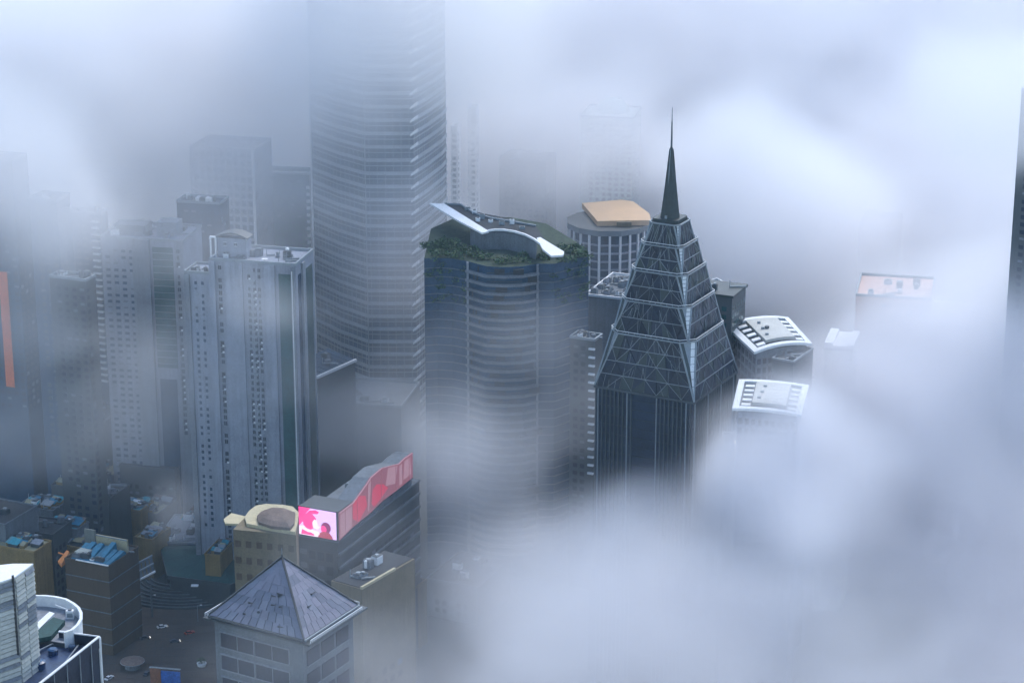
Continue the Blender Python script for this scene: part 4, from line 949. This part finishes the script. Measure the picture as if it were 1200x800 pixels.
for i, (fx, fy, h, lx, rx, A, wm, rm, lab) in enumerate((
    (40, 648, 44, -10, 60, 22, ochre, khaki, 'ochre block at left edge above the white louvred tower'),
    (90, 622, 36, 52, 104, 22, grey, turq, 'block with turquoise tarpaulins above the orange awning'),
    (164, 600, 20, 132, 180, 20, ochre, turq, 'narrow ochre block with turquoise roof amid the trees'),
    (246, 586, 14, 222, 262, 16, darkgrey, khaki, 'low khaki roof at foot of slab tower of flats'),
    (150, 560, 20, 110, 176, 18, grey, khaki, 'grey block with khaki roof under the hazy towers'))):
    q, P, L, Rr = lowblock('small_block', lab, 'building', fx, fy, h, lx, rx, A, wm, rm, 8, 120+i)
    rc = random.Random(50+i)
    for k in range(12):
        w_, d_ = rc.uniform(2, 5), rc.uniform(2, 5); x0, y0 = rc.uniform(-L+.5, max(-L+.6, -w_)), rc.uniform(.5, max(.6, Rr-d_)); z_ = P.z+.3
        ob('lean_to_roof', MB().hexa([(x0, y0, z_+1.6), (x0+w_, y0, z_+1.4), (x0+w_, y0+d_, z_+2.3), (x0, y0+d_, z_+2.5), (x0, y0, z_+1.75), (x0+w_, y0, z_+1.55), (x0+w_, y0+d_, z_+2.45), (x0, y0+d_, z_+2.65)], rc.choice([turq, khaki, white, bluer, concrete, brownroof, tealr])).box(x0+.2, x0+w_-.2, y0+.2, y0+d_-.2, z_-.1, z_+1.45, rc.choice([grey, ochre, darkgrey])), q)
# dark teal canopy
P, L, Rr = corner(286, 712, 800, 186, 320, 6)
zt3 = 13; cc = [G(x, y, zt3) for x, y in ((196, 674), (188, 640), (286, 636), (330, 662), (270, 684))]; co = sum(cc, Vector())/5
q = thing('teal_canopy_hall', 'hall under a sagging dark teal canopy left of the slate pyramid', 'building', (co.x, co.y, 0)); lc = [(p.x-co.x, p.y-co.y) for p in cc]
ob('wall', MB().prism([(x*.95, y*.95) for x, y in lc], 0, zt3-2, darkgrey), q)
cv = MB(); 
for i in range(5):
    a_, b_ = lc[i], lc[(i+1) % 5]
    for s0, s1, h0, h1 in ((1.0, .6, 0, 2.2), (.6, .25, 2.2, 3.2), (.25, 0, 3.2, 4.5)):
        cv.poly([(a_[0]*s0, a_[1]*s0, zt3+h0), (b_[0]*s0, b_[1]*s0, zt3+h0), (b_[0]*s1, b_[1]*s1, zt3+h1), (a_[0]*s1, a_[1]*s1, zt3+h1)], tealfab)
ob('canopy', cv, q); ob('canopy_rim', MB().path([(x, y, zt3-2) for x, y in lc], .4, 2.1, darkgrey, closed=True), q)
ob('roof_sign_board', MB().box(-1.6, 1.6, -.3, 1.6, 0, .5, white), q, (gx := G(228, 687, zt3+2)).to_tuple()[:0] or (gx.x-co.x, gx.y-co.y, zt3+2))
# two long slanted beams = escalator canopies
q = thing('escalator_canopy', 'long escalator canopy of parallel pale-edged beams beside the curved steps', 'canopy', (0, 0, 0))
ae = G(137, 693, 16); be = G(182, 664, 26); q.location = (ae.x, ae.y, 0); dl = be-ae; dl.z = 0; ln = dl.length; q.rotation_euler = (0, 0, math.atan2(dl.y, dl.x))
for i, (yy, zz, m) in enumerate(((0, 16, white), (4.5, 18, mullion), (9, 20, mullion))):
    ob('beam', MB().hexa([(0, yy, zz-.7), (ln, yy, zz+8-.7), (ln, yy+1.1, zz+8-.7), (0, yy+1.1, zz-.7), (0, yy, zz), (ln, yy, zz+8), (ln, yy+1.1, zz+8), (0, yy+1.1, zz)], m), q)
for i in range(10):
    x0 = i*ln/10+.2; x1 = x0+ln/10-.4; f = 8/ln; ob('canopy_panel', MB().hexa([(x0, 1.3, 15.2+f*x0), (x1, 1.3, 15.2+f*x1), (x1, 8.8, 19+f*x1), (x0, 8.8, 19+f*x0), (x0, 1.3, 15.5+f*x0), (x1, 1.3, 15.5+f*x1), (x1, 8.8, 19.3+f*x1), (x0, 8.8, 19.3+f*x0)], darkgrey), q)
for xx in (2, ln*.5, ln-2): ob('column', MB().box(xx-.4, xx+.4, 4, 4.8, 0, 15.5, grey), q)
# curved terraced steps
sc0 = G(212, 700, 0); q = thing('curved_steps', 'wide curved terraced steps on the dark square', 'steps', (sc0.x, sc0.y, 0))
for k in range(8):
    r0 = 10+k*1.7; zz = 7-k*.85; b = MB(); n = 18
    for j in range(n):
        a0, a1 = math.pi*(1.08+.84*j/n), math.pi*(1.08+.84*(j+1)/n)
        f = lambda r, a: (1.3*r*math.cos(a), 9+.95*r*math.sin(a))
        b.hexa([(*f(r0, a0), 0), (*f(r0+1.68, a0), 0), (*f(r0+1.68, a1), 0), (*f(r0, a1), 0), (*f(r0, a0), zz), (*f(r0+1.68, a0), zz), (*f(r0+1.68, a1), zz), (*f(r0, a1), zz)], darkgrey if k % 2 else asphalt)
        b.hexa([(*f(r0+1.35, a0), zz), (*f(r0+1.62, a0), zz), (*f(r0+1.62, a1), zz), (*f(r0+1.35, a1), zz), (*f(r0+1.35, a0), zz+.3), (*f(r0+1.62, a0), zz+.3), (*f(r0+1.62, a1), zz+.3), (*f(r0+1.35, a1), zz+.3)], grey)
    ob('step', b, q)
# square and its small things
cs = [G(x, y, 0) for x, y in ((118, 690), (290, 700), (330, 830), (60, 830))]
ob('pavement', MB().prism([(p.x, p.y) for p in cs], 0, .12, pavem), kind='structure')
pv_ = G(200, 790, 8)
q = thing('blue_billboard', 'blue and orange billboard boxes standing on the brown square', 'billboard', (pv_.x, pv_.y, 0), -R(10))
ob('panel', MB().box(-4.2, 4.2, -.3, .3, 4, 9.5, mat('blue_poster', (.02, .12, .45), .5, var=.5)), q); ob('side_panel', MB().box(-9, -4.4, -.3, .3, 3, 10.5, mat('dull_orange_poster', (.24, .10, .05), .6)), q)
ob('post', MB().box(-3, -2.6, -.2, .2, 0, 4, grey), q); ob('post', MB().box(2.6, 3, -.2, .2, 0, 4, grey), q); ob('roof_cap', MB().box(-9.2, 4.4, -.5, .5, 10.6, 10.9, mullion), q)
kp = G(155, 772, 4)
q = thing('round_kiosk', 'small round kiosk with pale canopy on the brown square', 'kiosk', (kp.x, kp.y, 0))
ob('wall', MB().cyl(0, 0, 0, 3.2, 3.4, grey, 14), q); ob('canopy', MB().cyl(0, 0, 3.2, 4.2, 5.2, brownroof, 16, 1.2), q); ob('canopy_rim', MB().cyl(0, 0, 2.95, 3.2, 5.3, mullion, 16), q)
kp = G(236, 770, 4)
q = thing('white_statue_planter', 'pale round planter with shrub beside the slate-roofed tower', 'planter', (kp.x, kp.y, 0)); ob('tub', MB().cyl(0, 0, 0, 1.4, 1.8, white, 12, 2.2), q)
b = MB(); clump(b, 0, 0, 2.6, 2, 2, 1.6, 220, [leaf, leafd], rr2, .3); ob('shrub', b, q, kind='stuff')

# roads
def gg(pts): return [(G(x, y, 0).x, G(x, y, 0).y) for x, y in pts]
av = gg([(585, 900), (600, 760), (622, 660), (640, 590), (655, 540), (668, 500)])
ob_ = street('road', av, 26, .006, asphalt)
def dash(pts, z, wd, lo, hi, seg, gap):
    b = MB(); P_ = [Vector((*p, 0)) for p in pts]
    for i in range(len(P_)-1):
        a_, c_ = P_[i], P_[i+1]; d = (c_-a_); n = d.length; d.normalize(); nn = Vector((-d.y, d.x, 0)); t = 0
        while t+seg < n:
            for off in (lo, hi):
                p = a_+d*t+nn*off; q_ = p+d*seg; b.poly([(p.x-nn.x*wd, p.y-nn.y*wd, z), (q_.x-nn.x*wd, q_.y-nn.y*wd, z), (q_.x+nn.x*wd, q_.y+nn.y*wd, z), (p.x+nn.x*wd, p.y+nn.y*wd, z)], paintw)
            t += seg+gap
    return b
ob('road_markings', dash(av, .012, .12, -4, 4, 4, 6), kind='structure'); 
rd2 = gg([(40, 700), (150, 612), (232, 566), (330, 520)])
street('side_road', rd2, 14, .006, asphalt); ob('side_road_markings', dash(rd2, .012, .1, 0, 0, 4, 5), kind='structure')

# vehicles
def vehicle(name, label, cat, px, py, ang, m, Ln=4.5, Wd=1.9, Ht=1.45, bus=False, group=None):
    p = G(px, py, 0); q = thing(name, label, cat, (p.x, p.y, 0), ang, group); b = MB(); l2, w2 = Ln/2, Wd/2
    if bus:
        b.box(-l2, l2, -w2, w2, .35, Ht, m); ob('body', b, q); ob('window_band', MB().box(-l2+.3, l2+.02, -w2-.02, w2+.02, Ht*.45, Ht*.8, glass), q); ob('roof_unit', MB().box(-1.5, 1.5, -.7, .7, Ht, Ht+.25, white), q)
    else:
        b.hexa([(-l2, -w2, .3), (l2, -w2, .3), (l2, w2, .3), (-l2, w2, .3), (-l2, -w2, .9), (l2, -w2*.9, .8), (l2, w2*.9, .8), (-l2, w2, .9)], m)
        ob('body', b, q); ob('cabin', MB().hexa([(-l2*.75, -w2*.92, .85), (l2*.45, -w2*.92, .82), (l2*.45, w2*.92, .82), (-l2*.75, w2*.92, .85), (-l2*.5, -w2*.75, Ht-.06), (l2*.15, -w2*.75, Ht-.06), (l2*.15, w2*.75, Ht-.06), (-l2*.5, w2*.75, Ht-.06)], glass), q)
        ob('roof', MB().box(-l2*.52, l2*.17, -w2*.77, w2*.77, Ht-.06, Ht, m), q)
    wh = MB().cyl(0, 0, -.12, .12, .34, rubber, 10).mesh('wheel')
    for sx_ in (-.62, .62):
        for sy_ in (-1, 1): o = ob('wheel', wh, q, (l2*sx_, w2*sy_*.95, .34)); o.rotation_euler = (math.pi/2, 0, 0)
    for sy_ in (-.6, .6): ob('headlight', MB().box(l2, l2+.05, w2*sy_-.2, w2*sy_+.2, .55, .72, lamp_white), q)
    return q
vehicle('bus', 'white bus half lost in fog on the avenue', 'bus', 651, 644, R(70), carw, 11, 2.6, 3.1, True)
vehicle('bus', 'far white bus higher up the foggy avenue below spire tower', 'bus', 676, 566, R(110), carw, 11, 2.6, 3.1, True)
vehicle('white_van', 'white van on the side road beneath the slab tower of flats', 'van', 228, 573, R(28), carw, 6.5, 2.2, 2.4, True)
vehicle('parked_car', 'small white car at the near left of the brown square', 'car', 128, 795, R(60), carw)
vehicle('parked_car', 'dark car parked beside the round kiosk', 'car', 170, 748, R(15), card)
vehicle('parked_car', 'dark red car behind the round kiosk', 'car', 142, 740, R(20), carr)
for i, (x, y, hh) in enumerate(((237, 589, 9), (178, 622, 9))):
    p = G(x, y+9, 0); q = thing('street_lamp', ('street lamp near the white van below the slab flats', 'street lamp with lit white head near the blue metal roof')[i], 'street lamp', (p.x, p.y, 0)); ob('pole', MB().cyl(0, 0, 0, hh, .14, mullion, 6, .09), q); ob('arm', MB().bar((0, 0, hh), (1.6, 0, hh+.3), .07, mullion), q); ob('lamp_head', MB().box(1.2, 2.2, -.3, .3, hh+.1, hh+.35, lamp_white), q)


for px, py, an, m, lab in ((190, 735, 25, carw, 'white car on the square below the curved steps'), (205, 752, 10, card, 'dark car between round kiosk and pale planter'), (222, 742, 35, carr, 'dark red car nearest the slate roofed tower'), (150, 612, 40, carw, 'white car on the side road by the blue market roof'), (196, 588, 30, card, 'dark car on the side road amid street trees'), (262, 560, 25, carw, 'white car at far end of side road by slab flats'), (172, 790, 80, card, 'dark car just left of the blue billboard')):
    vehicle('parked_car', lab, 'car', px, py, R(an), m)
for k, (px, py) in enumerate(((150, 725), (178, 716), (232, 728))):
    p = G(px, py, 0); q = thing('street_lamp', ('unlit lamp post left of the curved steps', 'unlit lamp post at middle of the curved steps', 'unlit lamp post right of the curved steps')[k], 'street lamp', (p.x, p.y, 0)); ob('pole', MB().cyl(0, 0, 0, 8, .14, mullion, 6, .09), q); ob('lamp_head', MB().bar((0, 0, 8), (1.6, 0, 8.3), .07, mullion).box(1.2, 2.2, -.3, .3, 8.1, 8.35, white), q)
pm = MB()
for k in range(26):                               # paving joints on the square
    a_, b_ = G(118+k*7, 697+k*.2, 0), G(70+k*10.4, 830, 0); pm.bar((a_.x, a_.y, .122), (b_.x, b_.y, .122), .06, asphalt)
for k in range(14):
    a_, b_ = G(112-k*3, 705+k*9, 0), G(296+k*2, 705+k*9, 0); pm.bar((a_.x, a_.y, .126), (b_.x, b_.y, .126), .06, asphalt)
ob('paving_joints', pm, bpy.data.objects['pavement'], kind='stuff')
# trees
def tree(px, py, h, label, sd, dkk=0):
    r_ = random.Random(sd); p = G(px, py, 0); q = thing('street_tree', label, 'tree', (p.x, p.y, 0), r_.uniform(0, 6), 'street trees of the lower left district'); b = MB()
    b.bar((0, 0, 0), (.2, .1, h*.45), .32, bark, .2)
    crown = MB()
    for k in range(7):
        an = k*.9+r_.random(); tx, ty, tz = h*.28*math.cos(an), h*.28*math.sin(an), h*(.55+.3*r_.random()); b.bar((.15, .1, h*.4), (tx, ty, tz), .15, bark, .05)
        clump(crown, tx, ty, tz, h*.25, h*.25, h*.17, 160, [leaf, leafd, leafd] if not dkk else [leafd], r_, h*.05)
    ob('trunk', b, q); ob('crown', crown, q)
ts = ['at near end of side road', 'beside the machinery roof', 'by the teal roof shed', 'in front of the slab flats', 'at foot of slab flats corner', 'left of the white van', 'behind the white van', 'by the pale small roofs', 'next to the lit street lamp', 'right of the cream wall', 'between canopy and pale roofs', 'at foot of the pale flats', 'below the shiny skylight roof', 'near the podium corner', 'right of the blue metal roof', 'above the escalator canopy', 'behind the turquoise tarpaulin roof', 'between escalator canopy and curved steps', 'left of the machinery roof', 'beneath the khaki roof by slab flats']
for i, (x, y, h) in enumerate(((160, 602, 16), (150, 592, 13), (122, 606, 10), (262, 602, 12), (282, 598, 11), (205, 580, 13), (244, 566, 12), (205, 634, 9), (172, 612, 12), (166, 636, 10), (196, 640, 9), (190, 565, 13), (160, 572, 14), (222, 592, 11), (140, 640, 13), (182, 652, 12), (246, 634, 12), (178, 672, 10), (112, 580, 14), (234, 604, 12))):
    tree(x, y, h, 'dark leafy street tree '+ts[i], i+20, i % 3 == 0)

# ================================================================== filler blocks standing in the fog between the towers
for i, (fx, fy, Y, lx, rx, A, lab) in enumerate(((560, 560, 30, 505, 600, 18, 'low grey block behind the terraced tower foot'), (985, 600, 30, 905, 1010, 25, 'grey block drowned in fog below the white roofs'), (560, 690, 18, 500, 610, 25, 'low grey block drowned in fog at bottom centre'), (760, 700, 40, 690, 840, 28, 'wide grey block drowned in fog at lower right'))):
    lowblock('fogbound_block', lab, 'building', fx, fy, Y, lx, rx, A, grey, dark, 5, 60+i, wn=glass)

# ================================================================== air
def vol_mat(name, col, dens, aniso=.0):
    m = bpy.data.materials.new(name); m.use_nodes = True; n = m.node_tree.nodes; n.clear()
    o = n.new('ShaderNodeOutputMaterial'); v = n.new('ShaderNodeVolumePrincipled'); m.node_tree.links.new(v.outputs[0], o.inputs['Volume'])
    v.inputs['Color'].default_value = (*col, 1); v.inputs['Density'].default_value = dens; v.inputs['Anisotropy'].default_value = aniso
    return m
hz = ob('haze', MB().box(-6050, 6050, -850, 9050, -2, 470, vol_mat('haze_air', (.60, .82, 1.0), .00005)), kind='stuff')
hz['label'] = 'thin bluish haze over the whole city'

def cloud(name, mn, mx, vox, blobs, noise_scale, seed_, amp, col):
    v = bpy.data.volumes.new(name); m = vol_mat(name+'_vapour', col, 1.0, .15); v.materials.append(m)
    o = bpy.data.objects.new(name, v); C.objects.link(o); o['kind'] = 'stuff'
    g = bpy.data.node_groups.new(name, 'GeometryNodeTree'); g.interface.new_socket('Geometry', in_out='OUTPUT', socket_type='NodeSocketGeometry')
    n, l = g.nodes, g.links
    def mth(op, a, b=None, c=None, clamp=False):
        x = n.new('ShaderNodeMath'); x.operation = op; x.use_clamp = clamp
        for i, s in enumerate((a, b, c)):
            if s is None: continue
            if isinstance(s, (int, float)): x.inputs[i].default_value = s
            else: l.new(s, x.inputs[i])
        return x.outputs[0]
    def vm(op, a, b=None):
        x = n.new('ShaderNodeVectorMath'); x.operation = op
        for i, s in enumerate((a, b)):
            if s is None: continue
            if isinstance(s, (tuple, list)): x.inputs[i].default_value = s
            else: l.new(s, x.inputs[i])
        return x.outputs[1] if op == 'LENGTH' else x.outputs[0]
    pos = n.new('GeometryNodeInputPosition').outputs[0]
    def noise(scale, detail, w_):
        x = n.new('ShaderNodeTexNoise'); x.noise_dimensions = '4D'; x.inputs['W'].default_value = w_; x.inputs['Scale'].default_value = scale; x.inputs['Detail'].default_value = detail; x.inputs['Roughness'].default_value = .62
        return x
    nw = noise(1/110, 2, seed_); l.new(pos, nw.inputs['Vector'])
    off = vm('MULTIPLY', vm('SUBTRACT', nw.outputs['Color'], (.5, .5, .5)), (95, 95, 60))
    wp = vm('ADD', pos, off)
    nf = noise(noise_scale, 6, seed_+7); l.new(vm('MULTIPLY', wp, (1, 1, 1.7)), nf.inputs['Vector'])
    S = None
    for (c, r, wt) in blobs:
        d = vm('LENGTH', vm('DIVIDE', vm('SUBTRACT', wp, tuple(c)), tuple(r)))
        mr = n.new('ShaderNodeMapRange'); mr.interpolation_type = 'SMOOTHSTEP'; l.new(d, mr.inputs['Value'])
        mr.inputs['From Min'].default_value = 1.0; mr.inputs['From Max'].default_value = .35; mr.inputs['To Min'].default_value = 0; mr.inputs['To Max'].default_value = wt
        S = mr.outputs[0] if S is None else mth('ADD', S, mr.outputs[0])
    # erode with noise: thick cores stay, edges break into wisps
    e = mth('ADD', mth('MULTIPLY', mth('SUBTRACT', nf.outputs[0], .5), 4.2), mth('MULTIPLY_ADD', S, .7, .18))
    er = n.new('ShaderNodeMapRange'); er.interpolation_type = 'SMOOTHSTEP'; l.new(e, er.inputs['Value']); er.inputs['From Min'].default_value = -.15; er.inputs['From Max'].default_value = .85
    den = mth('MULTIPLY', mth('MULTIPLY', S, er.outputs[0]), amp)
    vc = n.new('GeometryNodeVolumeCube'); l.new(den, vc.inputs['Density']); vc.inputs['Min'].default_value = mn; vc.inputs['Max'].default_value = mx
    for i, ax_ in enumerate('XYZ'): vc.inputs['Resolution '+ax_].default_value = max(4, int((mx[i]-mn[i])/vox))
    sm = n.new('GeometryNodeSetMaterial'); sm.inputs['Material'].default_value = m; l.new(vc.outputs[0], sm.inputs[0])
    out = n.new('NodeGroupOutput'); l.new(sm.outputs[0], out.inputs[0])
    md = o.modifiers.new('density', 'NODES'); md.node_group = g
    return o
def at(px, py, Y): p = W(px, py, Y); return (p.x, p.y, p.z)
BL = [
 ((0, 1780, 90), (1500, 510, 230), 1.6),            # far wall of cloud
 ((-230, 1390, 228), (330, 290, 82), 1.0),          # cloud round the head of the banded tower
 ((350, 1290, 70), (255, 300, 170), 1.4),           # right-hand wall
 (at(900, 240, 1180), (85, 100, 85), 1.5),
 ((265, 995, 100), (145, 125, 92), 1.9),            # right bank rising
 (at(60, 110, 1180), (190, 160, 75), .8),           # top left
 (at(5, 205, 1020), (85, 50, 56), 1.2),
 (at(440, 10, 1155), (110, 65, 75), 1.5),
 (at(440, 260, 1120), (90, 50, 85), .5),
 (at(590, 460, 985), (75, 36, 60), .5),
 (at(700, 260, 1150), (90, 50, 50), .22),
 (at(1190, 115, 950), (60, 60, 44), 1.0),
 (at(545, 520, 950), (30, 30, 50), .6),
 (at(430, 490, 1080), (70, 44, 36), .8),
 (at(320, 365, 955), (42, 26, 24), .6),
 (at(120, 300, 1000), (150, 60, 60), .32),
 (at(140, 470, 985), (150, 50, 60), .28),
 (at(20, 420, 1000), (60, 40, 80), .3),
 (at(218, 598, 880), (20, 20, 20), .8),
 (at(400, 640, 800), (50, 40, 30), .2),
 (at(620, 130, 1280), (160, 90, 60), .4),
 (at(660, 165, 1325), (120, 50, 60), .9),
 (at(250, 190, 1160), (80, 45, 46), .9),
 (at(1060, 375, 1010), (60, 36, 34), .3),
 (at(560, 560, 960), (62, 44, 48), .7),
 (at(330, 785, 655), (40, 26, 18), .22),
]
LOW = [
 ((300, 770, -10), (250, 270, 125), .9),            # low bank, lower right
 ((300, 830, 45), (190, 150, 102), 1.3),            # its top, just under the white roofs
 (at(1000, 490, 930), (66, 40, 48), 2.0),
 (at(1110, 470, 960), (85, 50, 46), 1.8),
 (at(1040, 600, 900), (100, 80, 60), 1.2),
 (at(965, 580, 850), (42, 42, 40), 2.0),
 (at(912, 546, 858), (31, 24, 36), 5.5),
 (at(920, 592, 838), (32, 32, 32), 4.5),
 (at(840, 790, 760), (150, 120, 66), .8),
 (at(780, 690, 850), (100, 60, 46), 1.1),
 (at(600, 680, 950), (110, 90, 45), .3),
 (at(520, 770, 720), (80, 60, 50), .4),
]
cloud('fog_bank', (-750, 600, -20), (750, 2300, 380), 6.5, BL, 1/75, 3.0, .020, (.995, .990, 1.0))
cloud('low_fog', (-220, 460, -20), (620, 1140, 240), 5.5, LOW, 1/60, 5.0, .020, (.925, .918, .938))  # greyer vapour colour stands in for dimmer light on the lower bank
